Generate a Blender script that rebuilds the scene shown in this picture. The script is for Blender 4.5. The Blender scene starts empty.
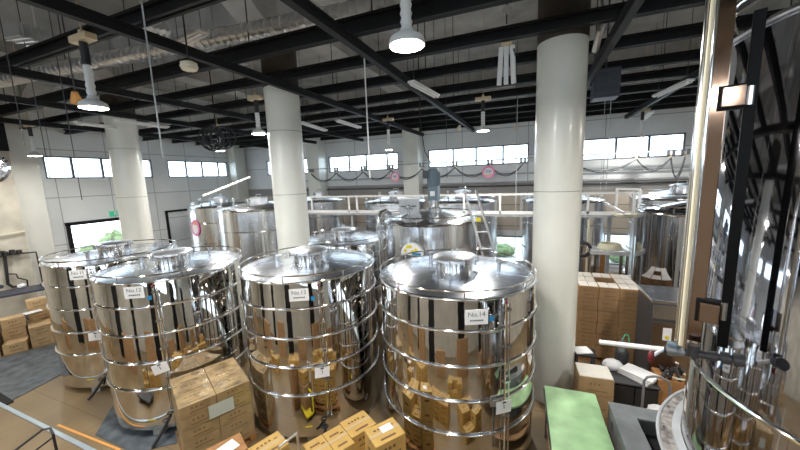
import bpy, bmesh, math, random
import numpy as np
from mathutils import Vector, Matrix
random.seed(7)
PI = math.pi
scn = bpy.context.scene
col = scn.collection

# ------------------------------------------------------------------ camera
FPX, PITCH, ROLL, YAW, CAMZ = 323.157, math.radians(8.2531), math.radians(-2.0249), math.radians(22.3401), 4.4
cy_, sy_ = math.cos(YAW), math.sin(YAW)
FWD = Vector((-sy_*math.cos(PITCH), cy_*math.cos(PITCH), -math.sin(PITCH)))
_r = Vector((cy_, sy_, 0)); _u = _r.cross(FWD)
RGT = math.cos(ROLL)*_r + math.sin(ROLL)*_u
UPV = -math.sin(ROLL)*_r + math.cos(ROLL)*_u
CAM = Vector((0, 0, CAMZ))
cd = bpy.data.cameras.new('camera'); cam = bpy.data.objects.new('camera', cd); col.objects.link(cam)
m = Matrix.Identity(4)
for i in range(3):
    m[i][0] = RGT[i]; m[i][1] = UPV[i]; m[i][2] = -FWD[i]; m[i][3] = CAM[i]
cam.matrix_world = m
cd.sensor_fit = 'HORIZONTAL'; cd.sensor_width = 36; cd.lens = 36*FPX/800; cd.clip_start = .05; cd.clip_end = 300
scn.camera = cam

# ------------------------------------------------------------------ world, exposure
scn.view_settings.view_transform = 'Standard'; scn.view_settings.look = 'None'
scn.view_settings.gamma = 1; scn.view_settings.use_curve_mapping = False
scn.view_settings.exposure = 0.92
w = bpy.data.worlds.new('sky'); scn.world = w; w.use_nodes = True
bg = w.node_tree.nodes['Background']; bg.inputs[0].default_value = (.80, .90, 1, 1); bg.inputs[1].default_value = 3.2

def area(name, loc, rot, sx, sy, power, color=(1, 1, 1), portal=False, shape='RECTANGLE'):
    l = bpy.data.lights.new(name, 'AREA'); l.shape = shape; l.size = sx
    if shape == 'RECTANGLE': l.size_y = sy
    l.energy = power; l.color = color
    if portal: l.cycles.is_portal = True
    o = bpy.data.objects.new(name, l); o.location = loc; o.rotation_euler = rot; col.objects.link(o)
    return o

XL, XR, YB, YF, ZC = -17.6, 9.0, 15.9, -6.0, 9.2
WZ0, WZ1 = 4.86, 5.74
WB = [(-15.4, -11.95), (-10.8, -6.5), (-4.86, -.18), (.95, 5.4)]      # back wall windows, X spans
WL = [(6.64, 10.54), (11.3, 14.9)]                                    # left wall windows, Y spans
WF = [(-13, -9), (-7, -3), (-1, 3), (4.5, 8)]                           # windows added in the unseen wall behind the camera, to brighten the room
for a, b in WB: area('window_portal', ((a+b)/2, YB-.12, (WZ0+WZ1)/2), (-PI/2, 0, 0), b-a, WZ1-WZ0, 1, portal=True)
for a, b in WL: area('window_portal', (XL+.12, (a+b)/2, (WZ0+WZ1)/2), (0, -PI/2, 0), WZ1-WZ0, b-a, 1, portal=True)
for a, b in WF: area('window_portal', ((a+b)/2, YF+.12, 5.6), (PI/2, 0, 0), b-a, 2.4, 1, portal=True)  # portals of the added windows behind the camera
LAMP_W = 85

# ------------------------------------------------------------------ pixel -> point on a real plane
def ray(px, py): return FWD*FPX + RGT*(px-400) - UPV*(py-225)
def at(px, py, z=None, X=None, Y=None, D=None):
    d = ray(px, py)
    if z is not None: t = (z-CAMZ)/d.z
    elif X is not None: t = X/d.x
    elif Y is not None: t = Y/d.y
    else: t = D/math.hypot(d.x, d.y)
    return CAM + t*d

# ------------------------------------------------------------------ materials
def mat(name, c, rough=.6, metal=0, noise=0, nscale=5, bump=0, bscale=20, spec=None, emit=None, estr=0, alpha=None, coat=0, dist=.01, stretch=None):
    m = bpy.data.materials.new(name); m.use_nodes = True; N = m.node_tree.nodes; L = m.node_tree.links
    b = N['Principled BSDF']
    b.inputs['Base Color'].default_value = (*c, 1); b.inputs['Roughness'].default_value = rough; b.inputs['Metallic'].default_value = metal
    if spec is not None: b.inputs['Specular IOR Level'].default_value = spec
    if coat: b.inputs['Coat Weight'].default_value = coat; b.inputs['Coat Roughness'].default_value = .08
    tc = N.new('ShaderNodeTexCoord'); vec = tc.outputs['Object']
    if stretch:
        mp = N.new('ShaderNodeMapping'); mp.inputs['Scale'].default_value = stretch; L.new(vec, mp.inputs[0]); vec = mp.outputs[0]
    if noise:
        n = N.new('ShaderNodeTexNoise'); n.inputs['Scale'].default_value = nscale; n.inputs['Detail'].default_value = 5
        L.new(vec, n.inputs['Vector'])
        r = N.new('ShaderNodeMapRange'); r.inputs['From Min'].default_value = .3; r.inputs['From Max'].default_value = .7
        r.inputs['To Min'].default_value = 1-noise; r.inputs['To Max'].default_value = 1+noise; L.new(n.outputs['Fac'], r.inputs['Value'])
        mx = N.new('ShaderNodeVectorMath'); mx.operation = 'SCALE'; mx.inputs[0].default_value = c; L.new(r.outputs[0], mx.inputs['Scale'])
        L.new(mx.outputs[0], b.inputs['Base Color'])
    if bump:
        n2 = N.new('ShaderNodeTexNoise'); n2.inputs['Scale'].default_value = bscale; n2.inputs['Detail'].default_value = 3
        L.new(vec, n2.inputs['Vector'])
        bp = N.new('ShaderNodeBump'); bp.inputs['Strength'].default_value = bump; bp.inputs['Distance'].default_value = dist
        L.new(n2.outputs['Fac'], bp.inputs['Height']); L.new(bp.outputs[0], b.inputs['Normal'])
    if emit: b.inputs['Emission Color'].default_value = (*emit, 1); b.inputs['Emission Strength'].default_value = estr
    return m

def panel_mat(name, c, line, bw, bh, vertical_axis='XZ', mortar=.012, noise=.05, rough=.7, off=(0, 0, 0)):
    """large rectangular panels with thin joints, on a wall lying in the XZ or YZ plane or a floor"""
    m = mat(name, c, rough, noise=noise, nscale=.8); N = m.node_tree.nodes; L = m.node_tree.links
    tc = N.new('ShaderNodeTexCoord'); sp = N.new('ShaderNodeSeparateXYZ'); L.new(tc.outputs['Object'], sp.inputs[0])
    cb = N.new('ShaderNodeCombineXYZ')
    a, bb = {'XZ': ('X', 'Z'), 'YZ': ('Y', 'Z'), 'XY': ('X', 'Y')}[vertical_axis]
    L.new(sp.outputs[a], cb.inputs[0]); L.new(sp.outputs[bb], cb.inputs[1])
    mp = N.new('ShaderNodeMapping'); mp.inputs['Location'].default_value = off; L.new(cb.outputs[0], mp.inputs[0])
    br = N.new('ShaderNodeTexBrick'); br.offset = 0; br.inputs['Scale'].default_value = 1; br.inputs['Brick Width'].default_value = bw
    br.inputs['Row Height'].default_value = bh; br.inputs['Mortar Size'].default_value = mortar; br.inputs['Mortar Smooth'].default_value = .2
    br.inputs['Color1'].default_value = (1, 1, 1, 1); br.inputs['Color2'].default_value = (.93, .93, .93, 1); br.inputs['Mortar'].default_value = (*[l/x for l, x in zip(line, c)], 1)
    L.new(mp.outputs[0], br.inputs['Vector'])
    b = N['Principled BSDF']; src = b.inputs['Base Color'].links[0].from_socket
    mx = N.new('ShaderNodeVectorMath'); mx.operation = 'MULTIPLY'; L.new(src, mx.inputs[0]); L.new(br.outputs['Color'], mx.inputs[1])
    L.new(mx.outputs[0], b.inputs['Base Color'])
    return m

def film_mat(name, tint, gloss, rough=.1):
    m = bpy.data.materials.new(name); m.use_nodes = True; N = m.node_tree.nodes; L = m.node_tree.links; N.clear()
    out = N.new('ShaderNodeOutputMaterial'); t = N.new('ShaderNodeBsdfTransparent'); t.inputs[0].default_value = (*tint, 1)
    g = N.new('ShaderNodeBsdfGlossy'); g.inputs['Roughness'].default_value = rough
    mx = N.new('ShaderNodeMixShader'); mx.inputs[0].default_value = gloss
    if rough > .12:
        n = N.new('ShaderNodeTexNoise'); n.inputs['Scale'].default_value = 6; n.inputs['Detail'].default_value = 2
        tc = N.new('ShaderNodeTexCoord'); mp = N.new('ShaderNodeMapping'); mp.inputs['Scale'].default_value = (1, 1, 1); L.new(tc.outputs['Object'], mp.inputs[0]); L.new(mp.outputs[0], n.inputs['Vector'])
        bp = N.new('ShaderNodeBump'); bp.inputs['Strength'].default_value = .6; bp.inputs['Distance'].default_value = .02; L.new(n.outputs['Fac'], bp.inputs['Height']); L.new(bp.outputs[0], g.inputs['Normal'])
        r = N.new('ShaderNodeMapRange'); r.inputs['From Min'].default_value = .4; r.inputs['From Max'].default_value = .7; r.inputs['To Min'].default_value = gloss*.3; r.inputs['To Max'].default_value = gloss*2.2
        L.new(n.outputs['Fac'], r.inputs['Value']); L.new(r.outputs[0], mx.inputs[0])
    L.new(t.outputs[0], mx.inputs[1]); L.new(g.outputs[0], mx.inputs[2]); L.new(mx.outputs[0], out.inputs[0])
    return m

M = {}
M['mirror'] = mat('polished_steel', (.66, .64, .61), .035, 1, bump=.25, bscale=2.2, dist=.012)
M['cone'] = mat('brushed_steel_top', (.72, .75, .80), .2, 1, bump=.16, bscale=6, dist=.01)
M['chrome'] = mat('chrome', (.85, .85, .86), .1, 1)
M['brownsteel'] = mat('brownish_satin_steel', (.34, .27, .22), .3, 1, bump=.1, bscale=3)
M['steel'] = mat('satin_steel', (.62, .63, .66), .25, 1, bump=.15, bscale=3, stretch=(3, 3, .4))
M['rear'] = mat('rear_tank_steel', (.84, .86, .90), .2, 1, bump=.5, bscale=2.5, stretch=(2.5, 2.5, .25), dist=.03)
M['dark_mirror'] = mat('dark_polished_steel', (.46, .455, .48), .045, 1, bump=.08, bscale=2.5, dist=.01)
M['alu'] = mat('aluminium', (.75, .76, .78), .35, .9)
M['white'] = mat('white_paint', (.78, .78, .77), .45)
M['cream'] = mat('cream_plastic', (.75, .68, .50), .4)
M['beigebox'] = mat('beige_painted_box', (.62, .50, .32), .5)
M['column'] = mat('column_paint', (.73, .73, .67), .32, noise=.04, nscale=2, coat=.15)
M['brown'] = mat('column_dark_paint', (.060, .050, .043), .8, noise=.12, nscale=4)
M['conc'] = mat('ceiling_concrete', (.38, .375, .355), .9, noise=.25, nscale=1.2)
M['beamconc'] = mat('beam_concrete', (.42, .41, .39), .9, noise=.2, nscale=1.5)
M['black'] = mat('black_painted_steel', (.009, .009, .010), .6, spec=.25)
M['jet'] = mat('jet_black_reflection', (.004, .004, .004), .5, spec=.15)
M['brownrefl'] = mat('steel_brown_reflection', (.42, .30, .235), .1, 1, bump=.08, bscale=4)  # brown reflection of the room put into the steel's own colour
M['blackp'] = mat('black_plastic', (.02, .02, .022), .5)
M['dgrey'] = mat('dark_grey_metal', (.07, .07, .075), .5, .3)
M['grey'] = mat('grey_painted_metal', (.22, .23, .24), .5, .3, noise=.15, nscale=6)
M['lgrey'] = mat('light_grey_metal', (.42, .44, .46), .5, noise=.12, nscale=4)
M['bluegrey'] = mat('blue_grey_motor', (.13, .18, .22), .45)
M['cardwrap'] = mat('wrapped_cardboard', (.43, .31, .155), .7, noise=.08, nscale=9)
M['card'] = mat('cardboard', (.40, .26, .125), .75, noise=.08, nscale=9)
M['cardy'] = mat('yellow_cardboard', (.51, .32, .092), .7, noise=.06, nscale=9)
M['cardo'] = mat('old_cardboard', (.52, .36, .19), .75, noise=.12, nscale=7)
M['cardw'] = mat('pale_carton_lid', (.80, .76, .69), .7, noise=.05, nscale=9)
M['cardd'] = mat('brown_cardboard', (.39, .23, .11), .8, noise=.1, nscale=9)
M['tape'] = mat('carton_tape', (.54, .40, .22), .25)
M['ink'] = mat('dark_print', (.16, .085, .04), .7)
M['midgrey'] = mat('worn_grey_sheet_metal', (.24, .26, .27), .5, .2, noise=.18, nscale=5)
M['lidm'] = mat('lid_steel', (.88, .90, .93), .32, 1, bump=.1, bscale=8)
M['note'] = mat('greyish_note_paper', (.50, .53, .46), .6)
M['cable'] = mat('grey_cable', (.07, .075, .085), .5)
M['inkg'] = mat('grey_marker', (.16, .16, .18), .7)
M['inkl'] = mat('faint_print', (.27, .17, .08), .7)
M['inkk'] = mat('black_print', (.03, .03, .035), .7)
M['paper'] = mat('white_paper', (.82, .82, .82), .6)
M['foam'] = mat('white_foam_sheet', (.85, .85, .85), .6)
M['bag'] = mat('white_plastic_bag', (.8, .8, .82), .35, bump=.8, bscale=14, dist=.02)
M['green'] = mat('green_table_mat', (.43, .68, .37), .18, noise=.2, nscale=3.2, coat=.6)
M['greens'] = mat('green_sign', (.02, .45, .22), .4, emit=(.05, .7, .4), estr=.15)
M['leaf'] = mat('leaves', (.12, .17, .07), .7, noise=.4, nscale=8)
M['blue'] = mat('blue_tape', (.02, .22, .45), .5)
M['red'] = mat('red_plastic', (.16, .012, .02), .4)
M['yellow'] = mat('yellow_plastic', (.75, .62, .03), .5)
M['pink'] = mat('pink_print', (.80, .22, .42), .5)
M['orange'] = mat('orange_print', (.8, .38, .10), .5)
M['wood'] = mat('brown_wood', (.35, .17, .06), .7, noise=.2, nscale=12)
M['glass'] = film_mat('window_glass', (.93, .97, .99), .06, .02)
M['film'] = film_mat('stretch_film', (.93, .92, .90), .2, .2)
M['lamp'] = mat('lamp_diffuser', (1, 1, 1), .5, emit=(1, .97, .86), estr=22)
M['tube'] = mat('lit_tube', (1, 1, 1), .5, emit=(.9, .96, 1), estr=3)
M['mat_'] = mat('dark_floor_mat', (.085, .10, .115), .45, noise=.5, nscale=5)
M['navy'] = mat('navy_bench_top', (.045, .05, .075), .5, noise=.2)
M['stone'] = mat('mottled_stone', (.32, .30, .28), .5, noise=.65, nscale=16)
M['block'] = mat('concrete_block', (.33, .34, .31), .8, noise=.15)
M['paleblue'] = mat('pale_blue_streak', (.50, .60, .68), .3, .4)
M['hose'] = mat('pale_hose', (.62, .60, .45), .5)
M['floor'] = panel_mat('floor_concrete', (.245, .172, .09), (.17, .12, .06), 1.5, 1.5, 'XY', .01, noise=.22, rough=.42)
M['wallb'] = panel_mat('wall_back_panels', (.79, .81, .82), (.38, .39, .40), 2.95, 1.25, 'XZ', .018, off=(.2, -.25, 0))
M['walll'] = panel_mat('wall_left_panels', (.82, .84, .84), (.42, .43, .43), 1.8, 1.9, 'YZ', .018, off=(.3, -.3, 0))
M['wallbeige'] = panel_mat('beige_lower_panels', (.54, .47, .39), (.25, .21, .17), 2.0, 1.0, 'XZ', .02)
M['wallgrey'] = mat('grey_lower_band', (.30, .29, .28), .8, noise=.1, nscale=1)
M['wallbp'] = mat('beige_pipe_wall', (.58, .54, .45), .8, noise=.22, nscale=1.6)
M['wallf'] = mat('wall_behind', (.60, .57, .50), .7, noise=.1, nscale=1)
M['frame'] = mat('window_frame', (.13, .14, .16), .5)

# ------------------------------------------------------------------ mesh building
class B:
    def __init__(s): s.bm = bmesh.new()
    def box(s, c, size, rz=0, rx=0, ry=0, bevel=0):
        r = bmesh.ops.create_cube(s.bm, size=1)
        mt = Matrix.Translation(Vector(c)) @ Matrix.Rotation(rz, 4, 'Z') @ Matrix.Rotation(ry, 4, 'Y') @ Matrix.Rotation(rx, 4, 'X') @ Matrix.Diagonal((*size, 1))
        bmesh.ops.transform(s.bm, matrix=mt, verts=r['verts'])
        if bevel:
            es = {e for v in r['verts'] for e in v.link_edges}
            bmesh.ops.bevel(s.bm, geom=list(es), offset=bevel, segments=2, affect='EDGES', profile=.6)
        return s
    def bar(s, p0, p1, w, h):
        p0 = Vector(p0); p1 = Vector(p1); d = p1-p0; L = d.length; d.normalize()
        side = d.cross(Vector((0, 0, 1)))
        if side.length < 1e-4: side = Vector((1, 0, 0))
        side.normalize(); up = side.cross(d)
        mt = Matrix.Identity(4)
        for i in range(3): mt[i][0] = d[i]*L; mt[i][1] = side[i]*w; mt[i][2] = up[i]*h; mt[i][3] = ((p0+p1)/2)[i]
        r = bmesh.ops.create_cube(s.bm, size=1); bmesh.ops.transform(s.bm, matrix=mt, verts=r['verts']); return s
    def lathe(s, prof, c=(0, 0, 0), seg=48, axis=None, a0=0, a1=2*PI):
        full = abs(a1-a0-2*PI) < 1e-6; n = seg if full else seg+1
        q = Vector(axis).normalized().to_track_quat('Z', 'Y') if axis else None
        rings = []
        for r, z in prof:
            if r < 1e-6:
                p = Vector((0, 0, z)); p = (q @ p if q else p)+Vector(c); rings.append([s.bm.verts.new(p)]); continue
            ring = []
            for i in range(n):
                a = a0+(a1-a0)*i/seg; p = Vector((r*math.cos(a), r*math.sin(a), z)); p = (q @ p if q else p)+Vector(c); ring.append(s.bm.verts.new(p))
            rings.append(ring)
        for A, C in zip(rings, rings[1:]):
            k = n if full else n-1
            for i in range(k):
                j = (i+1) % n
                if len(A) == 1 and len(C) == 1: continue
                if len(A) == 1: s.bm.faces.new((A[0], C[j], C[i]))
                elif len(C) == 1: s.bm.faces.new((A[i], A[j], C[0]))
                else: s.bm.faces.new((A[i], A[j], C[j], C[i]))
        return s
    def cyl(s, p0, p1, r, seg=16, r2=None):
        p0 = Vector(p0); p1 = Vector(p1); L = (p1-p0).length
        return s.lathe([(0, 0), (r, 0), (r if r2 is None else r2, L), (0, L)], p0, seg, (p1-p0))
    def tube(s, pts, r, seg=8, closed=False):
        pts = [Vector(p) for p in pts]; n = len(pts); rings = []; prev = None
        for i, p in enumerate(pts):
            a = pts[(i-1) % n] if (closed or i > 0) else p; b = pts[(i+1) % n] if (closed or i < n-1) else p
            t = (b-a).normalized()
            if prev is None:
                nrm = t.cross(Vector((0, 0, 1)))
                if nrm.length < 1e-3: nrm = t.cross(Vector((1, 0, 0)))
            else: nrm = prev-t*prev.dot(t)
            nrm.normalize(); prev = nrm; bi = t.cross(nrm)
            rings.append([s.bm.verts.new(p+r*(math.cos(2*PI*k/seg)*nrm+math.sin(2*PI*k/seg)*bi)) for k in range(seg)])
        for i in range(n if closed else n-1):
            A, C = rings[i], rings[(i+1) % n]
            for k in range(seg): s.bm.faces.new((A[k], A[(k+1) % seg], C[(k+1) % seg], C[k]))
        if not closed:
            s.bm.faces.new(rings[0][::-1]); s.bm.faces.new(rings[-1])
        return s
    def ring(s, R, r, z, c=(0, 0, 0), seg=72, tseg=8, sz=1):
        prof = [(R+r*math.cos(2*PI*k/tseg), z+sz*r*math.sin(2*PI*k/tseg)) for k in range(tseg+1)]
        return s.lathe(prof, c, seg)
    def blob(s, c, r, scl=(1, 1, 1), sub=2, jit=0):
        q = bmesh.ops.create_icosphere(s.bm, subdivisions=sub, radius=r)
        for v in q['verts']:
            k = 1+random.uniform(-jit, jit); v.co = Vector((v.co.x*scl[0]*k, v.co.y*scl[1]*k, v.co.z*scl[2]*k))+Vector(c)
        return s
    def poly(s, pts):
        s.bm.faces.new([s.bm.verts.new(Vector(p)) for p in pts]); return s
    def slab(s, pts, h):
        """closed prism: outline pts (at the top), thickness h downwards"""
        t = [s.bm.verts.new(Vector(p)) for p in pts]; b = [s.bm.verts.new(Vector(p)-Vector((0, 0, h))) for p in pts]
        s.bm.faces.new(t); s.bm.faces.new(b[::-1])
        for i in range(len(t)):
            j = (i+1) % len(t); s.bm.faces.new((t[i], b[i], b[j], t[j]))
        return s
    def build(s, name, m, parent=None, smooth=False, loc=None, rz=0):
        bmesh.ops.remove_doubles(s.bm, verts=s.bm.verts, dist=1e-5)
        bmesh.ops.recalc_face_normals(s.bm, faces=s.bm.faces)
        me = bpy.data.meshes.new(name); s.bm.to_mesh(me); s.bm.free()
        me.materials.append(M[m] if isinstance(m, str) else m)
        if smooth:
            for f in me.polygons: f.use_smooth = True
            try: me.set_sharp_from_angle(angle=math.radians(38))
            except Exception: pass
        o = bpy.data.objects.new(name, me); col.objects.link(o)
        if parent: o.parent = parent
        if loc is not None: o.location = loc
        if rz: o.rotation_euler = (0, 0, rz)
        return o

def tag(o, label, cat, group=None, kind=None):
    if kind: o['kind'] = kind
    if label: o['label'] = label
    if cat: o['category'] = cat
    if group: o['group'] = group
    return o
def thing(name, label, cat, loc=(0, 0, 0), rz=0, group=None):
    o = bpy.data.objects.new(name, None); o.empty_display_size = .2; col.objects.link(o)
    o.location = loc; o.rotation_euler = (0, 0, rz)
    return tag(o, label, cat, group)
def struct(o): o['kind'] = 'structure'; return o
def copy_tree(o, parent=None):
    c = o.copy(); col.objects.link(c)
    if parent: c.parent = parent
    for ch in list(o.children): copy_tree(ch, c)
    return c
def text(name, body, size, m, parent, mtx, label=None):
    cu = bpy.data.curves.new(name, 'FONT'); cu.body = body; cu.size = size; cu.align_x = 'CENTER'; cu.align_y = 'CENTER'; cu.extrude = .001
    t = bpy.data.objects.new(name, cu); col.objects.link(t); bpy.context.view_layer.update()
    me = bpy.data.meshes.new_from_object(t.evaluated_get(bpy.context.evaluated_depsgraph_get()))
    bpy.data.objects.remove(t); me.materials.clear(); me.materials.append(M[m])
    o = bpy.data.objects.new(name, me); col.objects.link(o); o.parent = parent; o.matrix_local = mtx
    if label: o['label'] = label
    return o
def ordw(i): return ['first', 'second', 'third', 'fourth', 'fifth', 'sixth', 'seventh', 'eighth', 'ninth', 'tenth', 'eleventh', 'twelfth'][i]

# ================================================================== SETTING
B().box(((XL+XR)/2, (YB+YF)/2, -.1), (XR-XL+.6, YB-YF+.6, .2)).build('floor', 'floor')['kind'] = 'structure'
B().box(((XL+XR)/2, (YB+YF)/2, ZC+.1), (XR-XL+.6, YB-YF+.6, .2)).build('ceiling', 'conc')['kind'] = 'structure'

def wall_with_holes(name, m, axis, pos, lo, hi, z0, z1, holes, th=.24, out=1):
    """axis 'X': wall runs along X at Y=pos ; holes = (a,b,za,zb)"""
    b = B(); us = sorted({lo, hi, *[h[0] for h in holes], *[h[1] for h in holes]})
    for a, c in zip(us, us[1:]):
        hs = sorted([(h[2], h[3]) for h in holes if h[0] <= a+1e-6 and h[1] >= c-1e-6]); z = z0
        for za, zb in hs+[(z1, z1)]:
            if za > z+1e-6:
                if axis == 'X': b.box(((a+c)/2, pos+out*th/2, (z+za)/2), (c-a, th, za-z))
                else: b.box((pos+out*th/2, (a+c)/2, (z+za)/2), (th, c-a, za-z))
            z = max(z, zb)
    return struct(b.build(name, m))
LOWB = [(-3.2, -.3, .25, 1.5), (1.2, 4.6, .4, 1.75)]
wall_with_holes('wall_back', 'wallb', 'X', YB, XL-.3, XR+.3, 0, ZC, [(a, b, WZ0, WZ1) for a, b in WB]+LOWB)
DL = (7.0, 9.05, .0, 2.95)
wall_with_holes('wall_left', 'walll', 'Y', XL, YF-.3, YB+.3, 0, ZC, [(a, b, WZ0, WZ1) for a, b in WL]+[DL], out=-1)
wall_with_holes('wall_front', 'wallf', 'X', YF, XL-.3, XR+.3, 0, ZC, [(a, b, 4.4, 6.8) for a, b in WF], out=-1)
wall_with_holes('wall_right', 'wallf', 'Y', XR, YF-.3, YB+.3, 0, ZC, [])

def window(n, axis, pos, a, b, z0, z1, muls, inset=.03, sgn=1):
    def bx(bb, u, z, du, dz, d=.07, off=0):
        if axis == 'X': bb.box((u, pos+sgn*(inset+off), z), (du, d, dz))
        else: bb.box((pos+sgn*(inset+off), u, z), (d, du, dz))
    f = B(); t = .055
    bx(f, (a+b)/2, z0+t/2, b-a, t); bx(f, (a+b)/2, z1-t/2, b-a, t)
    bx(f, a+t/2, (z0+z1)/2, t, z1-z0); bx(f, b-t/2, (z0+z1)/2, t, z1-z0)
    fr = struct(f.build('window_%d' % n, 'frame'))
    for u in muls:
        q = B(); bx(q, u, (z0+z1)/2, .08, z1-z0-2*t, .06); q.build('mullion', 'frame', fr)
    g = B(); bx(g, (a+b)/2, (z0+z1)/2, b-a-2*t, z1-z0-2*t, .008, .045); g.build('pane', 'glass', fr)
n = 1
MB_ = [[-13.2], [at(x, 160, Y=YB).x for x in (349, 366, 387)], [at(x, 155, Y=YB).x for x in (453, 476, 503)], [at(x, 148, Y=YB).x for x in (616, 649)]]
for (a, b), mu in zip(WB, MB_): window(n, 'X', YB, a, b, WZ0, WZ1, mu); n += 1
for (a, b), mu in zip(WL, [[at(x, 165, X=XL).y for x in (72, 102)], [at(x, 165, X=XL).y for x in (186, 202, 218)]]): window(n, 'Y', XL, a, b, WZ0, WZ1, mu, sgn=-1); n += 1
for (a, b) in WF: window(n, 'X', YF, a, b, 4.4, 6.8, [a+(b-a)/3, a+2*(b-a)/3], sgn=-1); n += 1  # added windows behind the camera, letting in extra daylight
for (a, b, z0, z1) in LOWB: window(n, 'X', YB, a, b, z0, z1, [a+(b-a)/2]); n += 1

# lower wall cladding, pilasters
struct(B().box((-8.0, YB-.04, 2.75), (15, .08, 1.9)).box((5.2, YB-.04, 2.7), (7.4, .08, 1.8)).build('trim_1', 'wallbeige'))
struct(B().box((-4.3, YB-.06, 3.78), (26.4, .1, .42)).build('trim_2', 'wallgrey'))
for k, px in enumerate((315, 412)):
    X = at(px, 165, Y=15.3).x
    struct(B().box((X, 15.5, ZC/2), (.78, .8, ZC)).build('trim_%d' % (3+k), 'column'))
struct(B().box((XL+.25, 5.95, ZC/2), (.5, .75, ZC)).build('trim_5', 'column'))
struct(B().box((XL+.3, 12.4+3.0, ZC/2), (.6, .8, ZC)).build('trim_6', 'column'))
# protruding beige wall with pipes at the far left, and a dark band above it
struct(B().box((XL+.35, .0, 2.9), (.7, 11.1, 5.8)).build('trim_7', 'wallbp'))
struct(B().box((XL+.4, .0, 7.1), (.8, 11.1, 2.6)).build('trim_8', 'black'))
# loading door opening: frame, half open shutter
struct(B().box((XL+.03, DL[0], 1.5), (.16, .12, 3.0)).box((XL+.03, DL[1], 1.5), (.16, .12, 3.0)).box((XL+.03, (DL[0]+DL[1])/2, 3.0), (.16, 2.2, .14)).build('door_1', 'black'))
struct(B().box((XL+.02, 10.9, 1.55), (.12, .1, 3.1)).box((XL+.02, 13.3, 1.55), (.12, .1, 3.1)).box((XL+.02, 12.1, 3.1), (.12, 2.5, .1)).build('door_2', 'black'))
struct(B().box((XL-.02, 12.1, 1.5), (.06, 2.3, 3.0)).build('door_3', 'wallb'))
# outside ground
struct(B().box((-27, 8, -.15), (18, 30, .1)).box((0, 24, -.15), (44, 14, .1)).build('trim_9', 'block'))

# ceiling beams of concrete, haunched near the columns
COLX = [-11.6, -5.62, .43, 6.45]
def haunched(axis, pos, spans, wd):
    b = B()
    for a, c in spans:
        prof = [(a, 7.35), (a+1.3, 8.15), (c-1.3, 8.15), (c, 7.35), (c, ZC), (a, ZC)]
        f0 = [(u, pos-wd/2, z) if axis == 'X' else (pos-wd/2, u, z) for u, z in prof]; f1 = [(u, pos+wd/2, z) if axis == 'X' else (pos+wd/2, u, z) for u, z in prof]
        v0 = [b.bm.verts.new(p) for p in f0]; v1 = [b.bm.verts.new(p) for p in f1]
        b.bm.faces.new(v0); b.bm.faces.new(v1[::-1])
        for i in range(6): j = (i+1) % 6; b.bm.faces.new((v0[i], v1[i], v1[j], v0[j]))
    return b
n = 10
XS = [XL, -11.6, -5.62, .43, 6.45, XR]
for Y in (-2.5, 6.5, 15.4):
    struct(haunched('X', Y, [(a, b) for a, b in zip(XS, XS[1:])], .7).build('trim_%d' % n, 'beamconc')); n += 1
for X in COLX:
    struct(haunched('Y', X, [(YF, -2.5), (-2.5, 6.5), (6.5, 15.4)], .7).build('trim_%d' % n, 'beamconc')); n += 1

# round columns
for (x, y), lab in zip([(-11.98, 6.45), (-5.62, 6.5), (.43, 6.62)],
                       ['round white concrete column at the left, nearest the loading door', 'round white concrete column directly behind tank No. 13', 'broad round white concrete column standing right of tank No. 14']):
    t = thing('column', lab, 'column', (x, y, 0))
    B().lathe([(0, 0), (.4, 0), (.4, 6.6), (0, 6.6)], seg=64).build('shaft', 'column', t, True)
    for zj in ((4.07,) if x > 0 else (4.1, 5.6)): B().ring(.399, .007, zj, seg=64, tseg=6).build('joint', 'wallgrey', t, True)
    o = B().lathe([(0, 6.6), (.405, 6.6), (.405, 7.5), (0, 7.5)], seg=64).build('upper_shaft', 'brown', t, True); o['label'] = 'dark brown painted upper part'

# black steel lattice below the ceiling
ZL = 6.62
YS = [15.45, 14.3, 13.0, 11.7, 10.3, 9.0, 7.45, 6.06, 4.78, 3.15, 1.75, .2, -1.3]
for i, y in enumerate(YS):
    dp = .2 if i not in (8,) else .26
    o = B()
    for zz, hh, ww in ((ZL, .05, .14), (ZL+dp-.04, .04, .14), (ZL+dp/2, dp, .03)): o.box(((XL+XR)/2, y, zz+hh/2 if hh < .06 else zz+dp*0), (XR-XL-.1, ww, hh))
    tag(o.build('steel_beam', 'black'), 'black steel ceiling beam running crosswise, %s counted from the window wall' % (ordw(i) if i < 12 else 'last'), 'beam', 'crosswise black ceiling beams')
XB = [-14.4, -11.0, -8.45, -5.07, -2.6, 1.15, 3.4, 6.3]
for i, x in enumerate(XB):
    b = B().box((x, (YB+YF)/2, ZL-.14), (.11, YB-YF-.3, .14)).box((x, (YB+YF)/2, ZL-.08), (.15, YB-YF-.3, .02))
    tag(b.build('steel_joist', 'black'), 'black steel ceiling joist running lengthwise, %s counted from the left wall' % ordw(i), 'beam', 'lengthwise black ceiling joists')

# steel hanger rods from slab to lattice
k = 0
for x in (-14.4, -11.0, -8.45, -5.07, -2.6, 1.15, 3.4):
    for y in (4.78, 7.45, 10.3, 13.0):
        tag(B().cyl((x+.3, y, ZL+.15), (x+.3, y, ZC), .012, 6).build('hanger_rod', 'dgrey'), 'thin steel rod hanging a black ceiling beam', 'rod', 'hanger rods above the black beams'); k += 1

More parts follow.
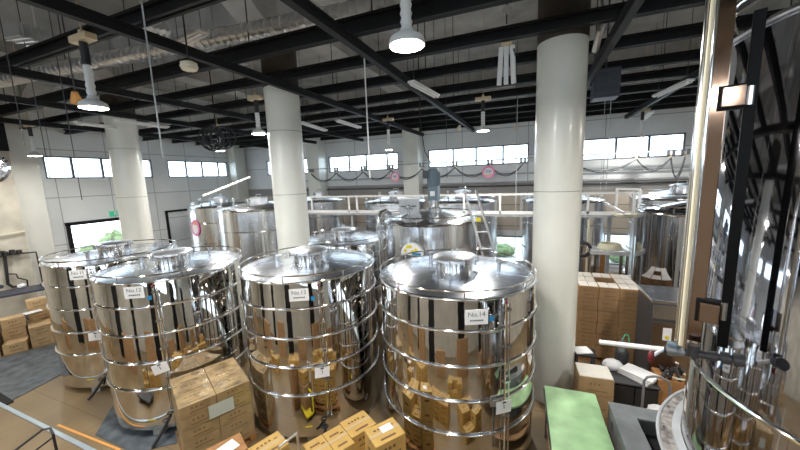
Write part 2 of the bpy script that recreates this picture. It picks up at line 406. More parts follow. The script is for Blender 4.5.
# ducts
def duct(p0, p1, r, lab, name='spiral_duct'):
    p0 = Vector(p0); p1 = Vector(p1); L = (p1-p0).length; n = int(L/.16); prof = [(0, 0)]
    for i in range(n+1):
        z = L*i/n; prof += [(r, z), (r+.014, min(L, z+.02)), (r+.014, min(L, z+.035)), (r, min(L, z+.05))]
    prof.append((0, L))
    return tag(B().lathe(prof, p0, 20, p1-p0).build(name, 'alu', None, True), lab, 'duct')
duct(at(-20, 85, z=7.15), at(478, -14, z=7.15), .14, 'long silver spiral duct crossing the ceiling in front of the middle column')
duct(at(352, -30, z=7.5), at(402, 28, z=7.5), .12, 'short silver spiral duct running lengthwise right of the middle column')
def flatduct(p0, p1, lab, w_=.4, h_=.22):
    b = B().bar(p0, p1, w_, h_)
    d = (Vector(p1)-Vector(p0))
    for i in range(6): q = Vector(p0)+d*(i+.5)/6; b.bar(q-d.normalized()*.02, q+d.normalized()*.02, w_+.05, h_+.05)
    q = Vector(p0)+d*.5; b.cyl(q, Vector((q.x, q.y, ZC-.01)), .012, 6)
    tag(b.build('air_duct', 'alu'), lab, 'duct')
flatduct(at(10, 30, z=7.3), at(62, 47, z=7.3), 'flat silver air duct at the upper left above the first beam')
flatduct(at(130, 70, z=7.4), at(168, 62, z=7.4), 'silver air duct with round body left of the middle column', .5, .4)
flatduct(at(180, 33, z=7.6), at(243, 62, z=7.6), 'flat silver air duct beside the spiral duct', .35, .2)
flatduct(at(170, 30, z=7.0), at(130, 22, z=7.0), 'narrow silver air duct above the smoke detector', .2, .1)

# ================================================================== LAMPS
def pendant(p, lab, r=.17, pw=1, on=True, mount=True, hl=.62):
    t = thing('pendant_lamp', lab, 'lamp', (p.x, p.y, p.z), 0)
    top = ZL-.06-p.z
    if mount: B().box((0, 0, top-.08), (.42, .14, .09), bevel=.01).box((0, 0, top-.02), (.06, .06, .1)).cyl((0, 0, top-.05), (0, 0, ZC-p.z), .01, 6).build('mount_box', 'beigebox', t)
    B().cyl((0, 0, top-.13), (0, 0, top-.42), .05).build('driver', 'blackp', t, True)
    nb = B(); z0 = .1; z1 = top-.42
    nb.lathe([(0, z0), (.07, z0), (.06, z0+.05)]+[(.045+.012*(i % 2), z0+.07+(z1-z0-.09)*i/9) for i in range(10)]+[(.03, z1), (0, z1)], seg=16).build('neck', 'white', t, True)
    B().lathe([(0, .12), (.07, .12), (r*.9, .07), (r, .03), (r, 0), (r*.93, 0), (r*.93, .02), (0, .02)], seg=32).build('shade', 'white', t, True)
    if on:
        B().lathe([(0, -.005), (r*.92, -.005), (r*.92, .012), (0, .012)], seg=32).build('diffuser', 'lamp', t, True)
        a = area('lamp_light', (0, 0, -.02), (0, 0, 0), r*2, r*2, LAMP_W*pw, (1, .97, .92), shape='DISK'); a.parent = t
    return t
LZ = 5.62
pendant(at(407, 46, z=LZ), 'large bright round pendant lamp nearest the camera at top centre')
pendant(at(94, 108, z=5.55), 'bright round pendant lamp under a beige box at the upper left')
pendant(at(259, 134, z=LZ), 'round pendant lamp glowing beside the middle column')
pendant(at(483, 131, z=LZ), 'small round pendant lamp in front of the window wall centre')
pendant(at(220, 151, z=LZ), 'small round pendant lamp near the far left corner')
pendant(at(35, 156, z=5.52), 'small round pendant lamp near the left wall', .17, .5)
pendant(at(389, 150, z=LZ-.2), 'far pendant lamp hanging before the window between two pilasters', .13, .5)
pendant(at(641, 138, z=LZ-.1), 'far pendant lamp hanging before the right hand windows', .13, .5)
for x, y in ((-9.5, -.5), (-5.2, -1.5), (-1.0, -2.6), (4.8, -1.8), (3.5, 3.6), (5.2, 8.0), (-13.6, 1.5), (-9.2, -4)):  # unseen lamps added to fill the room with light
    pendant(Vector((x, y, LZ)), 'added fill pendant lamp outside the picture behind or beside the camera', pw=.42 if y < 0 else 1)['group'] = 'added fill lamps out of view'

def batten(p0, p1, lab, w_=.16, m='white'):
    p0 = Vector(p0); p1 = Vector(p1); c = (p0+p1)/2; d = p1-p0; rz = math.atan2(d.y, d.x); L = d.length
    t = thing('batten_light', lab, 'ceiling light', c, rz)
    B().box((0, 0, .03), (L, w_, .05), bevel=.01).build('housing', 'white', t)
    for s in (-1, 1): B().cyl((-L*.47, s*w_*.28, -.015), (L*.47, s*w_*.28, -.015), .016, 8).build('tube', 'foam', t, True)
    for s in (-1, 1): B().cyl((s*L*.4, 0, .05), (s*L*.4, 0, ZC-c.z), .006, 6).build('hanger', 'dgrey', t)
def lit(*a): batten(*a)
batten(at(411, 83, z=6.3), at(437, 97, z=6.3), 'white twin tube batten light right of the big lamp')
batten(at(337, 121, z=6.3), at(360, 128, z=6.3), 'white batten light left of centre above the windows')
batten(at(301, 123, z=6.3), at(326, 131, z=6.3), 'white batten light just right of the middle column')
batten(at(655, 97, z=6.3), at(691, 81, z=6.3), 'white twin tube batten light left of the steel pole')
batten(at(75, 123, z=6.2), at(137, 131, z=6.2), 'long white batten light crossing in front of the left column')
batten(at(115, 120, z=6.35), at(168, 128, z=6.35), 'white batten light behind the left column top')
batten(at(176, 47, z=6.9), at(205, 33, z=6.9), 'white batten light beside the silver ducts')
batten(at(640, 123, z=6.3), at(652, 112, z=6.3), 'short white batten light near the right windows')

# round smoke detector box
p = at(189, 66, z=6.2); t = thing('smoke_detector', 'round pale detector hanging below the ceiling lattice at upper left', 'detector', p)
B().lathe([(0, -.06), (.10, -.06), (.115, -.03), (.115, .04), (.08, .06), (0, .06)], seg=24).build('body', 'cream', t, True)
B().cyl((0, 0, .06), (0, 0, ZC-p.z), .012, 8).build('stem', 'blackp', t)
B().ring(.118, .006, -.01, seg=24).build('rim', 'white', t, True)

# hanging wires / droppers
def wire(pts, r, lab, m='dgrey', name='hanging_wire', cat='wire'):
    return tag(B().tube(pts, r, 6).build(name, m), lab, cat)
for px, y0, y1, D, r, m_, lab in ((370, 0, 178, 6.0, .012, 'white', 'thin white pipe hanging from the ceiling left of the big lamp'),
        (447, 60, 178, 10.5, .008, 'dgrey', 'thin wire hanging down right of the centre lamp'),
        (515, 15, 250, 11.6, .012, 'lgrey', 'thin grey pipe dropping to the walkway beside the right column'),
        (50, 118, 178, 9.5, .008, 'dgrey', 'thin dark wire hanging in front of the left windows'),
        (82, 118, 200, 9.0, .008, 'dgrey', 'thin dark wire hanging below the upper left lamp'),
        (163, 30, 158, 5.2, .010, 'lgrey', 'thin pale wire hanging between the left and middle columns'),
        (606, 95, 190, 11.0, .010, 'lgrey', 'thin pipe hanging right of the broad column'),
        (25, 110, 146, 8.0, .007, 'dgrey', 'thin dark wire hanging at the left edge'),
        (600, 100, 196, 12.0, .008, 'lgrey', 'second thin pipe hanging right of the broad column')):
    a = at(px, y0, D=D); b = at(px, y1, D=D); a = Vector((b.x, b.y, ZC))
    wire([a, b], r, lab, m_)
wire([Vector((*at(420, 118, D=8.6)[:2], ZC)), at(420, 118, D=8.6), at(422, 135, D=8.5), at(425, 152, D=8.4), at(431, 163, D=8.4)], .012, 'black power cable dropping to the mixer motor', 'blackp', 'power_cable', 'cable')

# hanging folded reflector with pulleys
p = at(506, 85, D=6.2); q = at(508, 8, D=6.2)
t = thing('hanging_fixture', 'white folded fixture hanging on a chain with two pulleys', 'fixture', p)
for k, (dx, rz) in enumerate(((-.10, .3), (0, 0), (.11, -.35))):
    B().box((dx, 0, .32), (.075, .05, .62), rz=rz, ry=-dx*.5, bevel=.008).build('fin', 'white', t)
B().box((0, 0, .68), (.16, .07, .08), bevel=.01).build('cap', 'beigebox', t)
B().tube([(0, 0, .7), (0, 0, ZC-p.z)], .012, 6).build('chain', 'blackp', t)
for z in (.9, 1.2): B().lathe([(0, -.02), (.07, -.02), (.06, 0), (.07, .02), (0, .02)], (0, 0, z), 16, (0, 1, 0)).build('pulley', 'alu', t, True)
B().bar((.14, 0, .45), (.12, 0, 6.5-p.z), .06, .03).build('support_bar', 'dgrey', t)

# small spotlights on joists
for px, py, lab in ((459, 128, 'small spotlight clipped under a joist left of the centre lamp'), (516, 127, 'small spotlight hanging left of the broad column'), (76, 98, 'small round fitting glowing orange beside the upper left lamp')):
    p = at(px, py, z=6.1) if py > 100 else at(px, py, z=5.9)
    t = thing('spotlight', lab, 'spotlight', p)
    B().cyl((0, 0, .02), (0, 0, ZC-p.z), .01, 6).build('stem', 'dgrey', t)
    B().lathe([(0, .1), (.04, .1), (.09, -.08), (.075, -.08), (0, -.02)], (0, 0, 0), 16, (.5, -.3, 1)).build('head', 'cream' if px != 76 else 'orange', t, True)

# tangled dark cable hoist in the far left corner
p = at(217, 138, z=6.0); t = thing('cable_coil', 'tangle of black coiled cables hanging near the far left corner', 'cable coil', p)
for i in range(9):
    a = random.uniform(0, PI); R = random.uniform(.25, .45); ox = random.uniform(-.35, .35)
    B().tube([(ox+R*math.cos(u)*math.cos(a), R*math.cos(u)*math.sin(a), R*math.sin(u)) for u in [2*PI*j/20 for j in range(20)]], .022, 6, True).build('loop', 'blackp', t, True)
B().cyl((0, 0, .3), (0, 0, ZC-p.z), .02, 6).build('hanger', 'blackp', t)

# dark blue ceiling unit right of broad column with coiled flexible pipe
p = at(597, 86, D=9.0); p.x += .16; t = thing('ceiling_unit', 'dark blue ribbed ceiling unit right of the broad column', 'ceiling unit', p)
B().box((0, 0, 0), (.5, .5, .62), bevel=.02).build('body', 'navy', t)
for z in (-.2, -.05, .1, .25): B().box((0, -.26, z), (.46, .02, .05)).build('louvre', 'dgrey', t)
B().cyl((0, 0, .3), (0, 0, ZC-p.z), .02, 6).build('hanger', 'dgrey', t)
a = at(604, 0, D=7); b = at(600, 30, D=7)
tag(B().tube([a, a.lerp(b, .5)+Vector((.05, 0, 0)), b, b+Vector((0, .4, -.2))], .06, 12).build('flexible_hose', 'alu', None, True), 'short silver flexible hose near the top of the broad column', 'hose')

# ================================================================== FESTOON CABLES on the back wall
YR = 15.0
zr = at(480, 160.5, Y=YR).z
bb = B().bar((at(300, 165, Y=YR).x, YR, zr), (6.0, YR, zr), .04, .05)
for x in (-10.5, -7.2, -4.0, -1.0, 2.0, 5.6): bb.bar((x, YR, zr), (x, YB, zr+.02), .03, .03)
rail = tag(bb.build('festoon_rail', 'lgrey'), 'thin pale rail along the window wall carrying cable trolleys', 'rail')
FX = [311, 336, 363, 391, 422, 455, 490, 523, 636, 670, 684]
FXX = [at(x, 165, Y=YR).x for x in FX]
names = ['far left', 'second from left', 'third from left', 'fourth from left', 'fifth from left', 'above the mixer motor', 'above the round wall sign', 'left of the broad column', 'first right of the broad column', 'second right of the broad column', 'far right by the pole']
for x, nm in zip(FXX, names):
    t = thing('cable_trolley', 'small grey cable trolley on the wall rail, %s' % nm, 'trolley', (x, YR, zr), 0, 'cable trolleys on the wall rail')
    B().box((-.08, 0, -.07), (.09, .1, .2), bevel=.01).box((.08, 0, -.07), (.09, .1, .2), bevel=.01).build('body', 'grey', t)
    B().box((0, 0, -.2), (.06, .05, .14)).build('clamp', 'beigebox', t)
for i, (a, b) in enumerate(zip(FXX, FXX[1:])):
    if names[i+1].startswith('first'):
        a = b-2.2; bb0 = (a, YR, zr)
    s = min(.62, .4+.0*i) if b-a > 1 else .7
    for dy in (0, .07):
        pts = [(a+(b-a)*u, YR-dy, zr-.25-(s+dy)*(1-(2*u-1)**2)) for u in [j/12 for j in range(13)]]
        if dy == 0: bb = B().tube(pts, .022, 6)
        else: bb.tube(pts, .018, 6)
    tag(bb.build('festoon_cable', 'cable', None, True), 'drooping pair of dark cables between rail trolleys, %s loop' % names[i+1], 'cable', 'drooping cable loops')

# long pipes along the back wall
for i, (y_, m_, r) in enumerate(((187.5, 'dgrey', .035), (184, 'lgrey', .03), (176.5, 'lgrey', .03))):
    z = at(430, y_, Y=15.6).z
    tag(B().cyl((-13, 15.72, z), (5.5, 15.72, z), r, 8).build('wall_pipe', m_, None, True), ['dark pipe running along the grey band of the window wall', 'pale pipe just above the dark wall pipe', 'thin pale pipe high under the windows of the far wall'][i], 'pipe')

# round signs
def round_sign(p, r, lab, faces=(0, -1, 0), kind='pink'):
    rz = math.atan2(faces[1], faces[0])
    t = thing('round_sign', lab, 'sign', p, rz)
    B().lathe([(0, 0), (r, 0), (r, .012), (0, .012)], (0, 0, 0), 40, (1, 0, 0)).build('plate', 'pink', t)
    B().lathe([(0, .012), (r*.72, .012), (r*.72, .018), (0, .018)], (0, 0, 0), 40, (1, 0, 0)).build('centre', 'paper', t)
    for dy in (-.35, -.08, .2, .42): B().box((.022, dy*r, .1*r), (.006, r*.12, r*.5)).build('mark', 'blue' if dy < .3 else 'pink', t)
    B().box((.02, 0, -.45*r), (.006, r*.9, r*.16)).build('stripe', 'orange', t)
    B().cyl((.006, 0, r*.9), (.006, 0, zr-p.z), .008, 6).build('hanger', 'dgrey', t)
    return t
round_sign(at(488.5, 172, Y=14.9), .27, 'round pink edged sign hanging on the window wall above the walkway')
round_sign(at(395, 177, Y=14.9), .24, 'round pink edged sign partly seen below the windows near the pilaster')

# exit sign on the left wall
p = at(114, 213.5, X=XL+.05); t = thing('exit_sign', 'small green and white running man exit sign above the loading door', 'sign', p)
B().box((0, 0, 0), (.08, .32, .22), bevel=.01).build('case', 'greens', t)
B().box((.045, .08, 0), (.006, .18, .17)).build('white_field', 'paper', t)
B().blob((.05, .1, .06), .022, sub=1).bar((.05, .1, .04), (.05, .06, -.02), .01, .03).bar((.05, .06, -.02), (.05, .12, -.08), .01, .02).bar((.05, .06, -.02), (.05, .0, -.07), .01, .02).bar((.05, .13, .02), (.05, .05, .02), .01, .015).build('running_figure', 'greens', t)

# shrubs outside the loading door
for i, (x, y, r) in enumerate(((-22.6, 11.0, .8), (-21.4, 9.2, .6), (-24.6, 13.2, .9))):
    t = thing('shrub', ['green shrub outside the loading door, middle one', 'green shrub outside the loading door, nearest one', 'green shrub outside the loading door, farthest one'][i], 'shrub', (x, y, -.1))
    B().blob((0, 0, r+.3), r, (1, 1, 1.2), 3, .12).build('foliage', 'leaf', t); B().cyl((0, 0, 0), (0, 0, .6), .06, 8).build('stem', 'wood', t)
for i, x in enumerate((-1.5, 1.8, 4.2)):
    t = thing('shrub', ['green shrub outside the low window left of the broad column', 'green shrub outside the right low window, left one', 'green shrub outside the right low window, right one'][i], 'shrub', (x, 18.4, -.1))
    B().blob((0, 0, .35), .45, (1.6, .8, .8), 3, .12).build('foliage', 'leaf', t); B().cyl((0, 0, 0), (0, 0, .3), .05, 8).build('stem', 'wood', t)

# ================================================================== SAKE TANKS (front row)
TR = 1.23
def plate(parent, ang, z, w_, h_, r=TR+.012, name='number_plate', m='paper', tilt=0):
    a = math.radians(ang); c = Vector((r*math.cos(a), r*math.sin(a), z))
    fwd = Vector((math.cos(a), math.sin(a), 0)); side = Vector((-math.sin(a), math.cos(a), 0)); up = Vector((0, 0, 1))
    side, up = math.cos(tilt)*side+math.sin(tilt)*up, -math.sin(tilt)*side+math.cos(tilt)*up
    mt = Matrix.Identity(4)
    for i in range(3): mt[i][0] = side[i]; mt[i][1] = up[i]; mt[i][2] = fwd[i]; mt[i][3] = c[i]
    o = B().box((0, 0, 0), (w_, h_, .006)).build(name, m, parent); o.matrix_local = mt
    return o, mt
PL = {'No.11': (-55.5, 2.66), 'No.12': (-60, 2.68), 'No.13': (-61, 2.64), 'No.14': (-65, 2.6)}
def sake_tank(x, y, number, lab, lid_ang=0, full=True, gauge=True, dz=0):
    t = thing('storage_tank', lab, 'tank', (x, y, 0))
    z0, z1 = .14, 2.83+dz
    hz = [2.4, 1.9, 1.4, .9]
    B().lathe([(0, z0-.02), (TR*.97, z0-.02), (TR, z0), (TR, z0+.05), (TR, z1-.02), (TR-.01, z1), (TR-.06, z1+.006), (TR*.82, z1+.02), (TR*.45, z1+.05), (.30, z1+.065), (0, z1+.065)], seg=144).build('shell', 'mirror', t, True)
    c = B().lathe([(TR-.03, z1+.008), (TR*.82, z1+.026), (TR*.45, z1+.056), (.30, z1+.071), (.26, z1+.072)], seg=96)
    for i in range(16):
        a = 2*PI*i/16; c.bar((.33*math.cos(a), .33*math.sin(a), z1+.07), ((TR-.08)*math.cos(a), (TR-.08)*math.sin(a), z1+.015), .008, .006)
    c.build('cone_top', 'cone', t, True)
    for z in hz: B().ring(TR+.012, .022, z, seg=120, tseg=10).build('hoop', 'chrome', t, True)
    B().ring(TR+.004, .018, z1-.005, seg=120, tseg=10).build('top_rim', 'chrome', t, True)
    g = B().ring(TR, .013, z1+.11, seg=120, tseg=8)
    for i in range(8):
        a = 2*PI*(i+.4)/8; g.cyl((TR*math.cos(a), TR*math.sin(a), z1), (TR*math.cos(a), TR*math.sin(a), z1+.11), .009, 8)
    g.build('guard_ring', 'chrome', t, True)
    # manhole
    B().lathe([(.30, z1+.05), (.30, z1+.2), (.325, z1+.2), (.325, z1+.225), (.28, z1+.225)], seg=48).build('manhole_neck', 'chrome', t, True)
    B().lathe([(.30, z1+.225), (.355, z1+.23), (.36, z1+.27), (.34, z1+.285), (.2, z1+.31), (0, z1+.32)], seg=48).build('manhole_lid', 'lidm', t, True)
    B().tube([(-.05, 0, z1+.31), (-.05, 0, z1+.38), (0, 0, z1+.4), (.05, 0, z1+.38), (.05, 0, z1+.31)], .01, 8).build('lid_handle', 'chrome', t, True)
    for i in range(10):
        a = 2*PI*(i+.5)/10; B().box((.362*math.cos(a), .362*math.sin(a), z1+.225), (.035, .025, .11), rz=a, bevel=.006).build('lid_clamp', 'steel', t)
    # vent with elbow
    a = math.radians(lid_ang); v = (.72*math.cos(a), .72*math.sin(a))
    B().cyl((*v, z1+.04), (*v, z1+.2), .028, 12).cyl((*v, z1+.17), (*v, z1+.2), .05, 12).cyl((v[0]+.0, v[1], z1+.15), (v[0]+.12, v[1]+.02, z1+.15), .018, 10).build('vent_valve', 'steel', t, True)
    a2 = a+2.2; v = (.62*math.cos(a2), .62*math.sin(a2))
    B().cyl((*v, z1+.05), (*v, z1+.17), .035, 12).lathe([(.06, z1+.17), (.06, z1+.2), (0, z1+.21)], (*v, 0), 16).build('sample_port', 'steel', t, True)
    if gauge:
        a = math.radians(-47)
        q = B()
        for da in (0, .045): q.tube([((TR+.05)*math.cos(a+da), (TR+.05)*math.sin(a+da), z) for z in (.5, 1.2, 2, 2.74)], .011, 8)
        q.build('sight_gauge', 'chrome', t, True)
        for z in (.5, 1.15, 1.65, 2.15, 2.66): B().box(((TR+.03)*math.cos(a+.022), (TR+.03)*math.sin(a+.022), z), (.08, .1, .025), rz=a).build('gauge_bracket', 'steel', t)
        B().blob(((TR+.05)*math.cos(a), (TR+.05)*math.sin(a), 2.77), .02, sub=2).build('gauge_cap', 'red', t, True)['label'] = 'small dark red cap'
    if number:
        o, mt = plate(t, *PL[number], .30, .20)
        text('number_text', number, .09, 'inkg', o, Matrix.Translation((0, .035, .004)))
        q = B(); random.seed(hash(number) % 7 if False else len(number))
        for i in range(6): q.box((-.075+.03*i, -.045, .004), (.018, .022, .002), rz=.5*i)
        q.build('small_print', 'inkk', o)
        plate(t, PL[number][0]+9.5, 2.56, .06, .07, TR+.012, 'blue_sticker', 'blue')
        o, mt = plate(t, -49, 1.32, .235, .175, TR+.085, 'tag_plate', 'paper', tilt=-.05 if number != 'No.12' else .22)
        q = B().box((0, .07, .006), (.05, .02, .01)).box((0, .01, .004), (.01, .06, .003), rz=.15).build('tag_mark', 'inkk', o)
    # feet, outlet
    for i in range(6):
        a = 2*PI*i/6+1.05
        B().box(((TR-.13)*math.cos(a), (TR-.13)*math.sin(a), .06), (.2, .17, .12), rz=a, bevel=.01).build('foot_block', 'block', t)
    a = math.radians(-50)
    B().tube([((TR-.02)*math.cos(a), (TR-.02)*math.sin(a), .32), ((TR+.12)*math.cos(a), (TR+.12)*math.sin(a), .3), ((TR+.22)*math.cos(a-.08), (TR+.22)*math.sin(a-.08), .12), ((TR+.3)*math.cos(a-.12), (TR+.3)*math.sin(a-.12), .04)], .028, 10).build('outlet_pipe', 'blackp', t, True)
    B().ring(.05, .012, 0, ((TR+.1)*math.cos(a), (TR+.1)*math.sin(a), .36), 16).build('valve_wheel', 'blackp', t, True)
    a = math.radians(-62); B().box(((TR+.003)*math.cos(a), (TR+.003)*math.sin(a), .33), (.006, .12, .02), rz=a).build('yellow_sticker', 'yellow', t)
    return t
sake_tank(-9.33, 4.48, 'No.11', 'polished steel tank No. 11, leftmost of the front row', 160)
sake_tank(-6.69, 4.16, 'No.12', 'polished steel tank No. 12, second from left in the front row', 80)
sake_tank(-3.96, 4.98, 'No.13', 'polished steel tank No. 13 in front of the middle column', 190)
sake_tank(-1.15, 5.12, 'No.14', 'large polished steel tank No. 14 at the centre of the picture', 20)
sake_tank(-5.15, 8.12, None, 'polished steel tank seen behind tank No. 13, right of the middle column', 120, dz=-.13, gauge=False)

# floor plate under tank No. 12 and number 11
tag(B().slab([(-7.9, 3.35, .012), (-7.2, 2.72, .012), (-6.1, 2.72, .012), (-5.6, 3.1, .012), (-5.6, 4.0, .012), (-7.9, 4.2, .012)], .012).build('floor_plate', 'mat_'), 'dark steel plate on the floor under tank No. 12', 'floor plate')

# ================================================================== REAR TALL TANKS
def tall_tank(x, y, r, h, lab, m='rear', lid=True, seams=(.9, 1.8, 2.7), rail_=True, seg=96, top='cone', z0=.12):
    t = thing('fermentation_tank', lab, 'tank', (x, y, 0))
    B().lathe([(0, z0), (r, z0), (r, h), (r-.02, h+.02), (r*.8, h+.08), (r*.4, h+.2), (.3, h+.24), (0, h+.24)], seg=seg).build('shell', m, t, True)
    for z in seams: B().ring(r+.004, .022, z, seg=seg).build('hoop', 'chrome', t, True)
    B().ring(r+.006, .03, h-.01, seg=seg).build('top_rim', 'chrome', t, True)
    if rail_:
        g = B().ring(r-.02, .014, h+.16, seg=seg)
        for i in range(8): a = 2*PI*i/8; g.cyl(((r-.02)*math.cos(a), (r-.02)*math.sin(a), h), ((r-.02)*math.cos(a), (r-.02)*math.sin(a), h+.16), .01, 6)
        g.build('guard_ring', 'chrome', t, True)
    if lid:
        B().lathe([(.3, h+.2), (.3, h+.34), (.33, h+.34), (.33, h+.37), (.15, h+.42), (0, h+.43)], seg=32).build('manhole_lid', 'lidm', t, True)
        B().tube([(-.12, 0, h+.4), (-.12, 0, h+.52), (.12, 0, h+.52), (.12, 0, h+.4)], .014, 8).build('lid_handle', 'chrome', t, True)
    for i in range(3):
        a = 2*PI*(i+.3)/3; B().cyl((r*.95*math.cos(a), r*.95*math.sin(a), 0), (r*.95*math.cos(a), r*.95*math.sin(a), .2), .07, 10).build('leg', 'steel', t, True)
    for i in range(2):
        a = -1.2-i*.9; B().cyl((r*.62*math.cos(a), r*.62*math.sin(a), h+.08), (r*.62*math.cos(a), r*.62*math.sin(a), h+.36), .03, 10).cyl((r*.62*math.cos(a)-.1, r*.62*math.sin(a), h+.33), (r*.62*math.cos(a)+.1, r*.62*math.sin(a), h+.33), .022, 8).blob((r*.62*math.cos(a), r*.62*math.sin(a), h+.38), .05).build('top_valve', 'steel', t, True)
    return t
tall_tank(-9.85, 9.6, 1.45, 3.45, 'tall steel tank left of the middle column, behind tank No. 12')
tl = tall_tank(-13.9, 11.2, 1.4, 3.4, 'tall steel tank at the far left carrying an oval coloured sign')
tall_tank(-9.9, 13.55, 1.4, 3.45, 'rear row steel tank just right of the middle column')
tall_tank(-5.35, 12.7, 1.35, 3.45, 'rear row steel tank between the pilasters')
tall_tank(-2.5, 12.6, 1.3, 3.45, 'rear row steel tank behind the ladder')
tall_tank(1.0, 12.7, 1.3, 3.45, 'rear row steel tank half hidden by the broad column')
tall_tank(4.4, 12.9, 1.35, 3.5, 'rear row steel tank under the right hand windows')
tall_tank(3.72, 9.45, 1.3, 3.42, 'blue reflecting steel tank directly left of the steel pole', 'dark_mirror', seams=(1.6,))
tm = tall_tank(-2.42, 8.0, 1.17, 3.32, 'tall steel tank with a mixer motor on top, behind tank No. 14', lid=False, seams=(1.2, 2.3))
def surf(px, py, cx, cy, r):
    global SA
    d = ray(px, py); a = d.x**2+d.y**2; b = -2*(d.x*cx+d.y*cy); e = cx*cx+cy*cy-r*r
    P = CAM+d*((-b-math.sqrt(b*b-4*a*e))/2/a); SA = math.atan2(P.y-cy, P.x-cx); return P
# oval sign on the far left tank, a detail of its own
o = thing('oval_sign', 'oval pink and orange sign fixed to the far left steel tank', 'sign', surf(195.5, 228, -13.9, 11.2, 1.42), SA)
B().lathe([(0, 0), (.3, 0), (.3, .012), (0, .012)], (0, 0, 0), 32, (1, 0, 0)).build('plate', 'pink', o).scale = (1, .85, 1.25)
B().lathe([(0, .014), (.2, .014), (.2, .02), (0, .02)], (0, 0, -.02), 32, (1, 0, 0)).build('centre', 'paper', o).scale = (1, .8, 1.2)
B().box((.02, .05, .2), (.01, .18, .12)).build('stripe', 'orange', o)
# mixer motor
p = at(437, 206, D=8.25); p.x = -2.32; p.y = 8.0; t = thing('mixer_motor', 'blue-grey mixer gear motor standing upright on the tall steel tank', 'motor', Vector((p.x, p.y, 3.565)))
B().lathe([(0, 0), (.2, 0), (.2, .05), (.13, .07), (.13, .25), (0, .25)], seg=24).build('mounting_flange', 'steel', t, True)
B().box((0, 0, .42), (.26, .26, .36), bevel=.02).build('gearbox', 'bluegrey', t)
b = B().lathe([(0, .6), (.13, .6), (.15, .64), (.15, .98), (.12, 1.05), (0, 1.06)], seg=24)
for i in range(12): a = 2*PI*i/12; b.box((.155*math.cos(a), .155*math.sin(a), .8), (.03, .012, .32), rz=a)
b.build('motor_body', 'bluegrey', t, True)
B().box((-.18, -.05, .9), (.14, .16, .2), bevel=.01).build('terminal_box', 'dgrey', t)
B().box((0, -.14, .42), (.12, .01, .12)).build('name_plate', 'paper', t)
# square hatch box and piping on same tank
p = Vector((-2.9, 7.7, 0)); t = thing('hatch_box', 'square white box with printed numerals on the mixer tank', 'box', Vector((p.x, p.y, 3.46)), YAW)
B().box((0, 0, .22), (.5, .35, .38), bevel=.02).build('body', 'lgrey', t); B().box((0, 0, .43), (.56, .4, .04), bevel=.01).build('lid', 'alu', t)
for dx in (-.15, .12): B().ring(.05, .012, 0, (dx, -.18, .24), 12).build('number_mark', 'inkk', t).rotation_euler = (0, 0, 0)
t = thing('process_pipe', 'curved bright steel pipe climbing the left side of the mixer tank', 'pipe', (0, 0, 0))
a = at(390, 213, D=8.15); b_ = at(380, 228, D=7.9); c_ = at(381, 245, D=7.9)
B().tube([a, at(386, 211, D=8.0), at(381, 213, D=7.95), at(378.5, 219, D=7.9), b_, c_, Vector((c_.x, c_.y, 1)), Vector((c_.x, c_.y, 0))], .06, 12).build('pipe', 'chrome', t, True)
B().lathe([(0, -.05), (.1, -.05), (.1, .05), (0, .05)], b_, 16).build('coupling', 'steel', t, True)
# half round sign with yellow lemons
t = thing('picture_board', 'round-topped board with yellow blobs and a blue strip on the mixer tank', 'sign', surf(412, 255, -2.42, 8.0, 1.2), SA)
prof = [(.0, .28*math.cos(u), .28*math.sin(u)) for u in [PI*j/20 for j in range(21)]]
bb = B(); v0 = [bb.bm.verts.new(p) for p in prof]; v1 = [bb.bm.verts.new(Vector(p)+Vector((.012, 0, 0))) for p in prof]
bb.bm.faces.new(v0); bb.bm.faces.new(v1[::-1])
for i in range(21): j = (i+1) % 21; bb.bm.faces.new((v0[i], v1[i], v1[j], v0[j]))
bb.build('board', 'paper', t)
for yy, zz in ((-.16, .1), (-.03, .2), (.11, .13), (.02, .08), (-.1, .19)): B().lathe([(0, .015), (.042, .015), (.03, .03), (0, .032)], (0, yy, zz), 12, (1, 0, 0)).build('yellow_blob', 'yellow', t, True)
B().box((.02, .12, .035), (.008, .22, .05)).build('blue_strip', 'blue', t)

# ================================================================== WALKWAY with rails
YW = 10.75
def Wx(px, y=YW): return at(px, 205, Y=y).x
zp = at(430, 213, Y=YW).z; zt = at(430, 195.5, Y=YW).z
xa, xb = Wx(300), Wx(634)
tw = thing('walkway', 'pale narrow walkway running in front of the rear tanks', 'walkway', (0, 0, 0))
B().box(((xa+xb)/2, YW+.2, zp-.05), (xb-xa, .42, .08)).build('deck', 'lgrey', tw)
t = thing('walkway_railing', 'white pipe railing along the walkway before the rear tanks', 'railing', (0, YW, zp))
B().bar((xa, 0, zt-zp), (xb, 0, zt-zp), .06, .05).build('top_rail', 'white', t)
B().bar((xa, 0, .03), (xb, 0, .03), .05, .1).build('toe_rail', 'white', t)
for px in (312, 349, 357, 400, 464, 500, 588, 616, 634):
    B().box((Wx(px), 0, (zt-zp)/2), (.06, .05, zt-zp)).build('post', 'white', t)
for i, px in enumerate((349, 464, 560, 612, 640)):
    B().box((Wx(px), YW+.2, (zp-.09)/2), (.09, .09, zp-.09)).build('leg', 'lgrey', tw)
